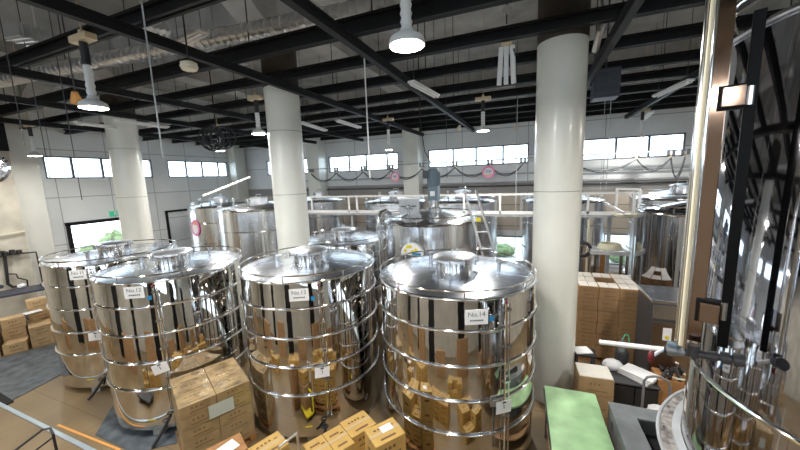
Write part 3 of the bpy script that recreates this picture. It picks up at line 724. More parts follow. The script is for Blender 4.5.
# end gate of walkway (right) and ramp
xg0, xg1 = Wx(616), Wx(636)
t = thing('walkway_end_rail', 'white railing enclosing the right hand end of the walkway', 'railing', (0, 0, zp))
B().bar((xg0, YW, zt-zp+.12), (xg1, YW-.3, zt-zp+.1), .05, .05).bar((xg0, YW, zt-zp+.12), (xg0+.1, YW+.4, zt-zp+.1), .05, .05).bar((xg0, YW-.02, 0), (xg0, YW-.02, zt-zp+.12), .06, .06).bar((xg1, YW-.3, 0), (xg1, YW-.3, zt-zp+.1), .06, .06).build('rail', 'white', t)
a = at(606, 203.5, Y=YW-.4); b_ = at(624, 213, Y=YW-.8)
tag(B().bar(a, b_, .06, .05).bar(a, Vector((a.x, YW-.02, a.z)), .04, .04).build('ramp_arm', 'alu'), 'short grey arm sloping down at the walkway end', 'arm')
tag(B().box(((xg0+xg1)/2, YW-.2, zp+.02), (xg1-xg0+.1, .45, .06)).build('walkway_step', 'cream'), 'beige step board at the right end of the walkway', 'board')

# leaning pale arm pipe at the left rear (crane like) 
a = at(203, 196, D=14.6); b_ = at(250, 177, D=15)
tag(B().cyl(a, b_, .045, 10).build('slanted_pipe', 'white', None, True), 'white pipe slanting up above the far left tanks', 'pipe')
a = at(246, 172, Y=15.865); b_ = at(306, 172, Y=15.865)
tag(B().cyl(a, b_, .03, 8).build('white_pipe', 'white', None, True), 'thin white pipe level with the window sills left of the middle column', 'pipe')

# ladder
pa = at(470, 190, D=7.45); pb = at(491, 262, D=7.15); side = Vector((cy_, sy_, 0))*.16
t = thing('ladder', 'aluminium ladder leaning on the mixer tank behind tank No. 14', 'ladder', (0, 0, 0))
Lp = pb+(pb-pa)*(pb.z-.02)/(pa.z-pb.z)
for s in (-1, 1): B().bar(pa+side*s*.8, Lp+side*s, .05, .03).build('stile', 'alu', t)
for i in range(11):
    q = pa.lerp(Lp, (i+.5)/11); B().bar(q-side*.9, q+side*.9, .035, .025).build('rung', 'alu', t)
q = pa.lerp(Lp, .16); B().box(q-Vector((0, .03, 0)), (.1, .03, .09)).build('yellow_label', 'yellow', t)

# ================================================================== BIG NEAR TANK (right)
S = 1.2; TX, TY = 1.984*S, 2.373*S
zw, ztp, zf = 4.4-1.227*S, 4.4+.68*S, 4.4-1.87*S
t = thing('near_tank', 'huge dark mirror-polished steel tank filling the right edge', 'tank', (TX, TY, 0))
B().lathe([(0, .3), (S, .3), (S, ztp-.03), (S-.03, ztp+.02), (S*.9, ztp+.035), (S*.6, ztp+.07), (S*.25, ztp+.1), (0, ztp+.1)], seg=192).build('shell', 'dark_mirror', t, True)
B().ring(S+.003, .016, zw, seg=192).build('weld_hoop', 'chrome', t, True)
B().ring(S+.003, .014, ztp-.02, seg=192).build('shoulder_seam', 'steel', t, True)
B().lathe([(S+.005, zf-.05), (S+.06, zf-.05), (S+.06, zf+.04), (S+.005, zf+.05)], seg=128).build('skirt_band', 'lgrey', t, True)
B().lathe([(S+.06, zf-.03), (S*1.13, zf-.03), (S*1.13, zf), (S+.06, zf)], seg=128).build('flange', 'stone', t)['label'] = 'mottled grey flange ring'
B().ring(S*1.13, .014, zf+.0, seg=128).build('flange_rim', 'lgrey', t, True)
for i in range(4):
    a = PI/4+i*PI/2; B().cyl((S*.8*math.cos(a), S*.8*math.sin(a), 0), (S*.8*math.cos(a), S*.8*math.sin(a), .32), .09, 12).build('leg', 'steel', t, True)
for i in range(24):
    a = 2*PI*i/24; B().cyl((S*1.095*math.cos(a), S*1.095*math.sin(a), zf-.01), (S*1.095*math.cos(a), S*1.095*math.sin(a), zf+.02), .012, 8).build('bolt', 'steel', t)
# curved vent pipe at top
a = at(724, 40, D=2.95)
tag(B().tube([at(x, y, D=d) for x, y, d in ((738, 46, 3.3), (732, 38, 3.25), (728, 30, 3.2), (727, 22, 3.2), (730, 13, 3.2), (740, 4, 3.2), (756, -6, 3.2), (775, -18, 3.2))], .04, 16).build('vent_pipe', 'chrome', None, True), 'curved chrome pipe bending over the shoulder of the near tank', 'pipe')

# sight gauge assembly: tubes, flat channel, brackets
DG = 2.55
t = thing('level_gauge', 'vertical level gauge of cream and steel tubes beside the near tank', 'gauge', (0, 0, 0))
def vpole(px, D, r, m_, name, z0, z1):
    p = at(px, 150, D=D); return B().cyl((p.x, p.y, z0), (p.x, p.y, z1), r, 20).build(name, m_, t, True)
zb = at(680, 345, D=DG).z
vpole(699.5, DG, .0125, 'cream', 'gauge_tube', zb, 6.3)
vpole(694.5, DG+.05, .013, 'chrome', 'guard_rod', zb, 6.3)
vpole(703.5, DG-.02, .008, 'chrome', 'guard_rod', zb, 6.3)
p0 = at(710.5, 150, D=DG+.12)
rzv = math.atan2(p0.y, p0.x)-PI/2
B().box((p0.x, p0.y, (zb+6.3)/2), (.094, .03, 6.3-zb), rz=rzv, bevel=.004).build('flat_channel', 'brownrefl', t)
pd = at(744.5, 150, D=DG+.14)
B().box((pd.x, pd.y, (zb+ztp)/2), (.05, .04, ztp-zb), rz=rzv, bevel=.004).build('pole_reflection', 'jet', t)['label'] = 'dark pole reflection built as a black bar'  # black bar stands in for the pole's reflection in the near tank
for (x0, y0, x1, y1) in ((722, 87, 745, 107), (699, 302, 719, 321)):
    a = at(x0, (y0+y1)/2, D=DG+.1); b_ = at(x1, (y0+y1)/2, D=DG+.1); c_ = (a+b_)/2; hh = at(x0, y0, D=DG+.1).z-at(x0, y1, D=DG+.1).z
    B().box(c_, ((b_-a).length, .09, hh), rz=rzv, bevel=.006).build('bracket_box', 'brownrefl', t)
    B().box(c_+Vector((.0, .02, 0)), ((b_-a).length+.02, .05, hh+.025), rz=rzv, bevel=.004).build('bracket_back', 'black', t)
    B().cyl(b_+Vector((.02, 0, -hh*.4)), b_+Vector((.02, 0, hh*.5)), .018, 12).build('bracket_pin', 'steel', t, True)
# horizontal valve assembly at the foot of gauge
t = thing('valve_manifold', 'dark horizontal valve pipe with red handle at the foot of the level gauge', 'valve', (0, 0, 0))
a = at(664, 349, D=DG+.02); b_ = at(745, 361, D=DG+.05)
B().cyl(a, b_, .022, 14).build('pipe', 'dgrey', t, True)
for u, r in ((.1, .036), (.22, .03), (.42, .026), (.62, .03), (.78, .036), (.93, .038)):
    q = a.lerp(b_, u); d = (b_-a).normalized()*.022
    B().cyl(q-d, q+d, r, 14).build('fitting', 'grey' if u < .3 else 'dgrey', t, True)
q = at(672, 352, D=DG+.02); B().box(q+Vector((0, 0, .03)), (.055, .05, .07), rz=rzv, bevel=.012).build('valve_body', 'bluegrey', t)
q = at(651, 357, D=DG+.0); B().blob(q, .04, (.5, .5, 1.1), 2).build('red_handle', 'red', t, True)['label'] = 'dark red handle'
B().cyl(q, a, .012, 8).build('handle_stem', 'steel', t, True)
B().cyl(at(694, 345, D=DG+.02), at(693, 356, D=DG+.02), .03, 12).build('drain_cock', 'dgrey', t, True)
a2 = at(600, 342, D=DG+.15)
tag(B().cyl(a2, at(667, 350, D=DG+.03), .017, 12).build('level_pipe', 'white', None, True), 'white horizontal pipe reaching left from the gauge valve', 'pipe')

# ================================================================== CARTONS
def carton(name, w_, d_, h_, m_, prints=True, tape='tape'):
    """prototype, base at origin"""
    t = thing(name, 'carton', 'carton', (0, 0, 0))
    B().box((0, 0, h_/2), (w_, d_, h_), bevel=.009).build('box', m_, t)
    B().box((0, 0, h_+.001), (w_*.98, .05, .003)).box((w_/2+.001, 0, h_-.04), (.003, .05, .08)).box((-w_/2-.001, 0, h_-.04), (.003, .05, .08)).build('tape', tape, t)
    if prints:
        q = B()
        for i in range(4): q.box((-.1*w_/.4+.05*i*w_/.4, d_*.22, h_+.001), (.03, .03, .003))
        q.box((0, -d_*.3, h_+.001), (w_*.5, .028, .003)).box((w_*.3, d_*.02+.05, h_+.001), (.05, .02, .003))
        for s in (-1, 1):
            for i in range(3): q.box((-.08+.06*i, s*(d_/2+.001), h_*.66), (.035, .003, .04))
            q.box((.02, s*(d_/2+.001), h_*.3), (w_*.55, .003, .02))
            q.box((s*(w_/2+.001), 0, h_*.4), (.003, d_*.4, .035))
        q.build('print', 'ink' if m_ == 'cardy' else 'inkl', t)
    return t
CP = {}
def put(kind, x, y, z, rz, lab, group):
    proto, args = CP[kind]
    if proto is None:
        o = carton('carton', *args); CP[kind][0] = o
    else: o = copy_tree(proto)
    o.location = (x, y, z); o.rotation_euler = (0, 0, rz); o['label'] = lab
    if group: o['group'] = group
    elif 'group' in o: del o['group']
    o['category'] = 'carton'
    return o
CP['wrap'] = [None, (.50, .335, .19, 'cardwrap')]
CP['yel'] = [None, (.42, .33, .27, 'cardy')]
CP['yel2'] = [None, (.27, .42, .27, 'cardy')]
CP['yel1'] = [None, (.40, .36, .27, 'cardy')]
CP['pal'] = [None, (.395, .38, .275, 'cardd', True, 'tape')]
CP['old'] = [None, (.44, .34, .29, 'cardo')]
CP['brn'] = [None, (.52, .42, .32, 'card')]

def pallet(x, y, rz, lab, w_=1.05, d_=1.05, m_='wood'):
    t = thing('pallet', lab, 'pallet', (x, y, 0), rz)
    for i in range(5): B().box((0, -d_/2+.06+i*(d_-.12)/4, .115), (w_, .11, .02)).build('deck_board', m_, t)
    for i in range(3): B().box((-w_/2+.06+i*(w_-.12)/2, 0, .065), (.1, d_, .08)).build('bearer', m_, t)
    for i in range(3): B().box((0, -d_/2+.06+i*(d_-.12)/2, .0125), (w_, .1, .025)).build('bottom_board', m_, t)
    return t
# shrink wrapped stack (front left)
q = [at(167, 379, z=1.13), at(232, 356, z=1.13), at(251, 379, z=1.13), at(180, 408, z=1.13)]
cx = sum(v.x for v in q)/4; cyy = sum(v.y for v in q)/4
rz = math.atan2((q[2]-q[3]).y, (q[2]-q[3]).x)
pallet(cx, cyy, rz, 'wooden pallet under the shrink-wrapped carton stack')
layn = ['bottom', 'second', 'third', 'fourth', 'top']
R2 = Matrix.Rotation(rz, 4, 'Z')
for L in range(5):
    for i in range(2):
        for j in range(3):
            v = R2 @ Vector(((i-.5)*.508, (j-1)*.34, 0))
            put('wrap', cx+v.x, cyy+v.y, .127+L*.198, rz, 'brown carton in the shrink-wrapped stack, %s layer, %s side, %s' % (layn[L], ['left', 'right'][i], ['front', 'middle', 'back'][j]), 'cartons in the shrink-wrapped stack')
H1 = .127+5*.198
fo = B().box((0, 0, (H1+.15)/2), (1.045, 1.04, H1-.13), bevel=.012); fo.build('stretch_wrap', 'film', None, False, (cx, cyy, 0), rz)
tag(col.objects['stretch_wrap'], 'clear glossy stretch film wrapped round the carton stack', 'plastic wrap')
v = R2 @ Vector((.05, -.535, .86))
tag(B().box((0, 0, 0), (.36, .004, .22)).build('delivery_note', 'note', None, False, (cx+v.x, cyy+v.y, v.z), rz), 'pale paper note under the film on the wrapped stack', 'paper')

# yellow cartons, bottom centre
rzc = math.atan2((at(363.5, 409, z=1)-at(339.5, 422, z=1)).y, (at(363.5, 409, z=1)-at(339.5, 422, z=1)).x)
ux = Vector((math.cos(rzc), math.sin(rzc), 0)); uy = Vector((-math.sin(rzc), math.cos(rzc), 0))
c0 = (at(339.5, 422, z=1.0)+at(376, 420, z=1.0))/2; c0.z = 0
pallet((c0-ux*.25-uy*.28).x, (c0-ux*.25-uy*.28).y, rzc, 'wooden pallet under the yellow cartons', 1.15, 1.2)
names_y = []
zy0 = .127
def yput(v, z, lab, k='yel', r=0): return put(k, v.x, v.y, z, rzc+r, lab, 'yellow cartons at the bottom centre')
lay = ['bottom', 'middle', 'top']
for L in range(3):
    zz = .127+.282*L+.005
    yput(c0, zz, 'broad yellow carton farthest back in the row at bottom centre, %s layer' % lay[L], 'yel1')
    yput(c0-ux*.342-uy*.06, zz, 'narrow yellow carton left of the broad one at bottom centre, %s layer' % lay[L], 'yel2')
    yput(c0-ux*.618-uy*.06, zz, 'narrow yellow carton at left end of the bottom centre row, %s layer' % lay[L], 'yel2')
    if L < 2: yput(c0-uy*.32+ux*.0, zz, 'yellow carton in front of the broad one at bottom centre, %s layer' % lay[L], 'yel2', PI/2)
cD = Vector(((at(368, 426, z=1.25)+at(402, 435, z=1.25))/2)); cD.z = 0
for L in range(4):
    put('yel', cD.x, cD.y, .132+.278*L, rzc-.12, 'yellow carton in the right hand pile at bottom centre, %s' % ['lowest', 'second from floor', 'third from floor', 'topmost with a white slip'][L], 'yellow cartons at the bottom centre')
R3 = Matrix.Rotation(rzc-.18, 4, 'Z'); v = R3 @ Vector((.04, .04, 0))
tag(B().box((0, 0, 0), (.16, .11, .004)).build('delivery_slip', 'paper', None, False, (cD.x+v.x, cD.y+v.y, 1.241), rzc-.1), 'white delivery slip on the topmost yellow carton', 'paper')
# carton + paper + cart handle bottom left of them
e = at(268, 446, z=1.0)
put('yel', e.x, e.y, .727, rzc+.15, 'yellow carton beside the wrapped stack, topmost of its pile', None)
for L in range(2): put('brn', e.x, e.y, .04+.33*L, rzc+.15, 'brown carton under the yellow one beside the wrapped stack, %s' % ['lower', 'upper'][L], None)
pp = at(226, 447, z=1.05)
t = thing('wooden_crate', 'low brown crate beside the wrapped stack holding papers', 'crate', (pp.x, pp.y, 0), rz)
B().box((0, 0, .5), (.4, .34, 1.0), bevel=.01).build('body', 'cardd', t); B().box((0, 0, 1.01), (.42, .36, .02)).build('lid', 'wood', t)
tag(B().box((0, 0, 0), (.26, .19, .006)).build('paper_sheet', 'paper', None, False, (pp.x, pp.y, 1.024), rz+.25), 'white sheet of paper at the bottom edge beside the wrapped stack', 'paper')
t = thing('hand_cart', 'grey tube-handled hand cart at the bottom centre edge', 'cart', (0, 0, 0))
a = at(279, 447, z=1.13); b_ = at(297, 433, z=1.13)
fx = -uy
hd = [Vector((a.x, a.y, .2))+fx*.02, a-Vector((0, 0, .06)), a, b_, b_-Vector((0, 0, .06)), Vector((b_.x, b_.y, .2))+fx*.02]
B().tube(hd, .016, 10).build('handle', 'alu', t, True)
mid = (a+b_)/2
B().box((mid.x+fx.x*.24, mid.y+fx.y*.24, .17), (.4, .2, .05), rz=math.atan2(fx.y, fx.x), bevel=.01).build('deck', 'grey', t)
for s in (-1, 1):
    for u in (.12, .38):
        v = mid+fx*u+(b_-a).normalized()*s*.06; B().lathe([(0, -.02), (.07, -.02), (.07, .02), (0, .02)], (v.x, v.y, .075), 16, (fx.y, -fx.x, 0)).build('wheel', 'blackp', t, True)

# yellow hand truck low in front of tank No. 13 (its mirror image shows in the tank)
a = at(290, 478, z=.35)
t = thing('hand_truck', 'yellow tube hand truck on the floor before tank No. 13, seen mirrored in it', 'hand truck', (a.x, a.y, 0), rzc+.3)
B().tube([(-.25, 0, .1), (-.25, 0, .5), (-.2, 0, .56), (.2, 0, .56), (.25, 0, .5), (.25, 0, .1)], .03, 10).build('frame', 'yellow', t, True)
B().box((0, .16, .1), (.56, .3, .03)).build('toe_plate', 'yellow', t)
for sx_ in (-1, 1): B().lathe([(0, -.025), (.09, -.025), (.09, .025), (0, .025)], (sx_*.2, -.02, .092), 20, (1, 0, 0)).build('wheel', 'blackp', t, True)
# extra cartons on the floor beneath the camera (seen mirrored in the tanks)
gi = 0
for gx, gy, nx, ny, nl, ro in ((-1.9, 1.6, 3, 2, 2, .25), (-.2, 2.2, 2, 3, 2, -.1), (-3.6, .6, 2, 3, 3, .1), (-.6, .2, 3, 2, 2, .3), (-6.3, .4, 3, 2, 2, 0)):
    RR = Matrix.Rotation(ro, 4, 'Z')
    for L in range(nl):
        for i in range(nx):
            for j in range(ny):
                if random.random() < .25 and L == nl-1: continue
                v = RR @ Vector((i*.44, j*.35, 0))
                put('yel', gx+v.x, gy+v.y, .005+.278*L, ro+random.uniform(-.02, .02), 'yellow carton piled below the camera, seen mirrored in the tanks', 'yellow cartons mirrored in the tanks')

for x, y, wd in ((-10.2, -2.4, 1.1), (-7.2, -3.4, .5), (-3.6, -2.8, 1.0), (1.6, -2.8, 1.1), (5.6, -2.2, .8)):  # unseen posts added to put dark stripes into the tank reflections
    tag(B().box((x, y, 2.4), (wd, .32, 4.8)).build('stripe_post', 'black'), 'added black post behind the camera, for dark stripes mirrored in the tanks', 'post', 'added black posts behind the camera')
for gx, gy, nx, nl, ro in ((-8.8, -1.2, 4, 5, .1), (-5.6, -1.8, 3, 6, -.05), (-2.2, -1.6, 3, 4, .12), (.6, -1.4, 4, 6, 0), (-12.5, 0, 3, 4, .2), (3.2, 0.2, 3, 4, .3)):
    RR = Matrix.Rotation(ro, 4, 'Z')
    for L in range(nl):
        for i in range(nx):
            v = RR @ Vector((i*.42, 0, 0)); put('pal', gx+v.x, gy+v.y, .005+.281*L, ro, 'brown carton stacked behind the camera, seen mirrored in the tanks', 'brown cartons mirrored in the tanks')
# old cartons at left wall
cl = 0
LP = [  # px, py of top centre, z top, rz, levels
 (33, 301, 1.30, .15), (50, 311, 1.05, .25), (26, 313, 1.05, .1), (12, 312, .95, .3), (2, 324, .95, .1), (18, 330, .80, .35), (3, 341, .65, .15), (52, 326, .75, .2), (36, 325, .78, .15), (-10, 333, .8, .2), (-14, 316, 1.0, .1)]
posn = ['topmost, pale lid, against the left wall', 'at the right end of the upper row', 'in the upper row beneath the topmost', 'left of the upper row with an orange lid', 'at the left picture edge, upper', 'in the front row with open flap', 'at the left picture edge, lowest', 'at the right end of the lower row', 'in the middle of the lower row', 'outside the left edge, front', 'outside the left edge, back']
LPX = [(-13.55, 5.05), (-12.95, 4.9), (-13.6, 4.62)]
sx = 0
grid = []
base = at(0, 358, z=0); base2 = at(55, 343, z=0)
dirx = (base2-base).normalized(); diry = Vector((-dirx.y, dirx.x, 0))
rzl = math.atan2(dirx.y, dirx.x)
nmx = ['left picture edge', 'second column from the left', 'middle column', 'right end column', 'column beyond the left edge']
for j in range(3):
    for i in range(-1, 3):
        nl = [[2, 1, 2, 3], [3, 3, 2, 3], [3, 2, 4, 3]][j][i+1]
        for L in range(nl):
            v = base+dirx*(.30+i*.50)+diry*(.22+j*.40)
            put('old', v.x+random.uniform(-.02, .02), v.y, .005+.296*L, rzl+random.uniform(-.14, .14)*(L == nl-1), 'brown carton in left wall pile, %s row, %s, %s level up' % (['front', 'middle', 'back'][j], nmx[i+1] if i >= 0 else nmx[4], ordw(L)), 'cartons piled by the left wall')
# loose pale sheets on that pile
v = base+dirx*.7+diry*.6
tag(B().box((0, 0, 0), (.35, .25, .01)).build('paper_sheet', 'paper', None, False, (v.x, v.y, .905), rzl+.3), 'crumpled white sheet lying on the left wall cartons', 'paper')

# right pallet of brown cartons
x0_, x1_, y0_, y1_ = 1.04, 2.26, 8.15, 9.32
TOPS = {}
pallet((x0_+x1_)/2, (y0_+y1_)/2, 0, 'wooden pallet under the tall brown carton stack right of the column', 1.2, 1.15)
for L in range(6):
    for i in range(3):
        for j in range(3):
            if i == 1 and j == 1: continue
            TOPS[(i, j)] = put('pal', x0_+.205+i*.402+(.006 if L % 2 else -.006), y0_+.195+j*.39, .127+L*.281, random.uniform(-.012, .012), 'brown carton in tall right stack, %s layer up, %s column, %s row' % (ordw(L), ['left', 'middle', 'right'][i], ['front', 'middle', 'back'][j]), 'brown cartons in the tall stack')
for (i, j), o in TOPS.items():
    for k in (-1, 1):
        B().box((0, 0, 0), (.18, .35, .006)).build('lid', 'cardw', o, False, (k*.097, 0, .281), random.uniform(-.06, .06))['label'] = 'pale printed lid flap'

# ================================================================== RIGHT FOREGROUND
# green topped table
zg = .9
g = [at(548, 388, z=zg), at(600, 394, z=zg), at(617, 458, z=zg), at(551, 458, z=zg)]
gx0, gx1 = .31, 1.05; gy1 = 5.46; gy0 = 3.7
t = thing('work_table', 'green topped work table in front of the broad column', 'table', ((gx0+gx1)/2-.02, (gy0+gy1)/2, 0), math.radians(2))
W2, D2 = gx1-gx0, gy1-gy0
B().box((0, 0, zg-.015), (W2, D2, .03), bevel=.004).build('green_top', 'green', t)
B().box((0, 0, zg-.045), (W2+.03, D2+.03, .03), bevel=.004).build('table_edge', 'dgrey', t)
for sx_ in (-1, 1):
    for sy2 in (-1, 1): B().box((sx_*(W2/2-.05), sy2*(D2/2-.05), (zg-.06)/2), (.05, .05, zg-.06)).build('leg', 'grey', t)
B().box((0, 0, .25), (W2-.08, D2-.08, .02)).build('lower_shelf', 'cardd', t)
# cartons right of it
ca = (at(574, 374, z=1.0)+at(616, 384, z=1.0))/2
for L in range(3):
    TB = put('brn', 1.05+.0, 5.98, .02+.326*L, .06, 'brown carton piled behind the green table, %s' % ['lowest', 'middle', 'topmost with pale lid'][L], None)
B().box((0, 0, 0), (.5, .4, .012)).build('lid', 'cardw', TB, False, (0, 0, .327))['label'] = 'pale opened lid'
# papers beside column
tag(B().box((0, 0, 0), (.3, .22, .02), rx=.05).build('paper_bundle', 'paper', None, False, (.95, 6.62, 1.02), .4), 'bundle of white papers on the stool behind the cartons', 'paper')
t = thing('stool', 'dark stool with papers beside the foot of the broad column', 'stool', (1.0, 6.62, 0))
B().box((0, 0, .985), (.36, .3, .04), bevel=.01).build('seat', 'blackp', t)
for sx_ in (-1, 1):
    for sy2 in (-1, 1): B().box((sx_*.14, sy2*.11, .485), (.03, .03, .97)).build('leg', 'dgrey', t)
# black bench/cabinet with foam sheets, bag
bp_ = at(636, 388, z=.85)
t = thing('black_cabinet', 'low black cabinet carrying white foam sheets and a plastic bag', 'cabinet', (1.72, 6.62, 0), .05)
B().box((0, 0, .33), (.72, .62, .66), bevel=.01).build('body', 'black', t)
B().box((-.17, -.32, .33), (.33, .02, .58), bevel=.005).build('door', 'blackp', t); B().box((.18, -.32, .33), (.33, .02, .58), bevel=.005).build('door', 'blackp', t)
B().box((0, 0, .67), (.76, .66, .03), bevel=.005).build('top', 'dgrey', t)
for i in range(3): tag(B().box((0, 0, 0), (.5, .32, .035), bevel=.006).build('foam_sheet', 'foam', None, False, (1.83+.015*i, 6.57-.01*i, .705+.04*i), -.75+.05*i), 'white foam sheet on the black cabinet, %s' % ['lowest', 'middle', 'uppermost'][i], 'foam sheet', 'stacked foam sheets')
tag(B().blob((0, 0, .09), .15, (1.1, .85, .72), 3, .06).build('plastic_bag', 'bag', None, True, (1.48, 6.7, .69)), 'crumpled white plastic bag on the black cabinet', 'bag')
# bottle and tangle
p = at(624, 367, z=.9)
t = thing('spray_bottle', 'grey bottle with green tube behind the foam sheets', 'bottle', (1.72, 7.15, .0))
B().cyl((0, 0, 0), (0, 0, .86), .12, 16).build('stand', 'dgrey', t, True)
B().lathe([(0, .86), (.06, .86), (.06, 1.04), (.03, 1.08), (.02, 1.12), (0, 1.12)], seg=16).build('bottle_body', 'grey', t, True)
B().tube([(0, 0, 1.1), (.03, 0, 1.2), (.08, -.02, 1.22), (.1, -.03, 1.1), (.11, -.05, .95)], .008, 6).build('green_tube', 'greens', t, True)
t = thing('pump_fittings', 'tangle of dark pump fittings on a low bench behind the foam sheets', 'fittings', (2.35, 6.6, 0))
B().box((0, 0, .4), (.5, .4, .8), bevel=.01).build('bench', 'wood', t)
for i in range(9):
    x, y = random.uniform(-.18, .18), random.uniform(-.14, .14)
    B().cyl((x, y, .8), (x+random.uniform(-.1, .1), y+random.uniform(-.1, .1), random.uniform(.88, 1.02)), random.uniform(.02, .04), 10).blob((x, y, .85), .04).build('fitting', random.choice(['dgrey', 'steel', 'blackp', 'hose']), t, True)
B().ring(.14, .015, .86, (0.05, -.05, 0), 20).build('hose_loop', 'hose', t, True)
# trolley with arched grey handle
t = thing('platform_trolley', 'grey trolley with arched tube handle carrying plastic film', 'trolley', (0, 0, 0))
a = at(641.5, 413, D=5.95); b_ = at(668, 412, D=6.05); za = at(642, 374, D=5.95).z
pts = [(a.x, a.y, .2), (a.x, a.y, za-.1), (a.x+.04, a.y, za-.03), (a.x+.12, a.y, za)] + [(b_.x-.12, b_.y, za+.0), (b_.x-.03, b_.y, za-.05), (b_.x, b_.y, za-.12), (b_.x, b_.y, .2)]
B().tube(pts, .018, 10).build('handle', 'grey', t, True)
mx_ = (a.x+b_.x)/2
B().box((mx_, a.y-.24, .2), (.38, .4, .05), bevel=.01).build('deck', 'grey', t)
for sx_ in (-1, 1):
    for yy in (-.1, -.38): B().lathe([(0, -.02), (.07, -.02), (.07, .02), (0, .02)], (mx_+sx_*.15, a.y+yy, .08), 16, (1, 0, 0)).build('wheel', 'blackp', t, True)
B().box((mx_, a.y-.24, .47), (.34, .36, .48), bevel=.02).build('crate', 'cardd', t)
tag(B().blob((0, 0, .07), .17, (1, 1.1, .4), 3, .08).build('plastic_film', 'bag', None, True, (mx_, a.y-.24, .715)), 'heap of crumpled clear film on the grey trolley', 'film')
# grey open-topped machine at bottom right
zm = 1.05
v0 = at(616, 412, z=zm)
t = thing('grey_machine', 'grey metal machine housing with an open recess, bottom right', 'machine', (1.45, 4.5, 0), .03)
Wm, Dm = .66, 1.15
b = B()
b.box((-Wm/2+.02, 0, zm/2), (.04, Dm, zm)).box((Wm/2-.02, 0, zm/2), (.04, Dm, zm)).box((0, Dm/2-.02, zm/2), (Wm, .04, zm)).box((0, -Dm/2+.02, zm/2), (Wm, .04, zm)).box((0, 0, .04), (Wm, Dm, .08))
b.build('housing', 'midgrey', t)
b = B().box((-Wm/2+.13, 0, zm+.012), (.28, Dm+.02, .025)).box((Wm/2-.045, 0, zm+.012), (.1, Dm+.02, .025)).box((.09, Dm/2-.12, zm+.012), (Wm-.36, .25, .024)).box((.09, -Dm/2+.05, zm+.012), (Wm-.36, .12, .024))
b.build('top_frame', 'midgrey', t)
B().box((0, 0, zm-.35), (Wm-.1, Dm-.1, .03)).build('recess_floor', 'dgrey', t)
for i in range(8): B().blob((random.uniform(-.1, .25), random.uniform(-.4, .2), zm-.26), .08, (1, .8, .6), 2, .15).build('coil', random.choice(['dgrey', 'stone', 'blackp']), t)
B().box((-Wm/2-.012, -.2, zm-.25), (.02, .12, .1)).build('latch', 'dgrey', t)
B().box((-Wm/2-.012, .3, zm-.15), (.02, .05, .12)).build('hinge', 'steel', t)

# stainless chiller cabinet
pc = at(642, 302, z=1.75)
t = thing('steel_cabinet', 'brown-grey stainless cabinet with a yellow-dotted label right of the carton stack', 'cabinet', (2.63, 7.36, 0), 0)
B().box((0, 0, 1.02), (1.1, .86, 1.96), bevel=.02).build('body', 'dgrey', t)
B().box((0, 0, 2.02), (1.14, .9, .06), bevel=.01).build('lid', 'steel', t)
B().box((0, -.44, 1.83), (1.06, .02, .26), bevel=.006).build('upper_panel', 'steel', t)
B().box((0, -.44, .88), (1.06, .02, 1.5), bevel=.006).build('front_panel', 'brownsteel', t)
B().box((-.3, -.455, 1.42), (.13, .006, .24)).build('label', 'paper', t); B().lathe([(0, 0), (.035, 0), (.035, .004), (0, .004)], (-.3, -.459, 1.36), 16, (0, -1, 0)).build('yellow_dot', 'yellow', t)
for sx_ in (-1, 1):
    for sy2 in (-1, 1): B().cyl((sx_*.48, sy2*.38, 0), (sx_*.48, sy2*.38, .06), .04, 10).build('foot', 'dgrey', t)

# steel rack / bench under walkway with coiled hose
p0 = at(595, 249, Y=9.9); p1 = at(634, 249, Y=9.9)
t = thing('steel_bench', 'tall steel bench under the walkway carrying a coiled hose', 'bench', ((p0.x+p1.x)/2-.12, 10.05, 0))
wb = p1.x-p0.x; zb_ = p0.z
B().box((0, 0, zb_-.06), (wb, .6, .12), bevel=.01).build('top', 'alu', t)
for sx_ in (-1, 1):
    for sy2 in (-1, 1): B().box((sx_*(wb/2-.05), sy2*.3, (zb_-.12)/2), (.06, .06, zb_-.12)).build('leg', 'steel', t)
B().box((0, 0, .5), (wb-.1, .6, .03)).build('shelf', 'steel', t)
b = B()
for i in range(4): b.ring(.27-.015*i, .022, zb_+.025+.035*i, (.05, 0, 0), 32, sz=1)
o = tag(b.build('coiled_hose', 'hose', None, True, ((p0.x+p1.x)/2-.12, 10.05, 0)), 'pale coiled hose lying on the tall steel bench', 'hose')
pw = at(605, 250, Y=10.7)
tag(B().box((2.1, 11.3, 1.05), (.22, .08, 2.1)).build('wooden_board', 'wood'), 'upright orange brown board standing behind the steel bench', 'board')
for i, (px, dx) in enumerate(((588, 0), (594, .1), (583, -.1))):
    q = at(px, 240, Y=10.3)
    tag(B().cyl((q.x, 10.3+.1*i, 0), (q.x, 10.3+.1*i, zp-.1), .03, 10).build('drop_pipe', ['hose', 'steel', 'dgrey'][i], None, True), ['pale pipe dropping to the floor right of the broad column', 'steel pipe dropping to the floor right of the broad column', 'dark pipe dropping to the floor right of the broad column'][i], 'pipe')
q = at(583, 250, Y=9.9)
t = thing('hose_reel', 'round hose reel glinting beside the broad column above the cartons', 'reel', (q.x, 9.95, 0))
B().cyl((0, 0, 0), (0, 0, q.z-.2), .03, 8).build('post', 'steel', t)
for r_ in (.22, .19, .16, .13): B().tube([(r_*math.cos(u), (r_-.16)*.5, q.z+r_*math.sin(u)) for u in [2*PI*j/24 for j in range(24)]], .018, 6, True).build('hose_turn', 'dgrey' if r_ > .15 else 'chrome', t, True)
# white cartons seen far under the walkway
for i, (x, y, z) in enumerate(((2.68, 12.3, 0), (2.68, 12.3, .335), (2.75, 11.6, 0), (2.75, 11.6, .335), (2.68, 12.3, .67))):
    put('brn', x, y, z+.005, .1, 'brown carton stored below the walkway, %s' % ['back pile lowest', 'back pile middle', 'front pile lowest', 'front pile upper', 'back pile topmost'][i], 'cartons below the walkway')

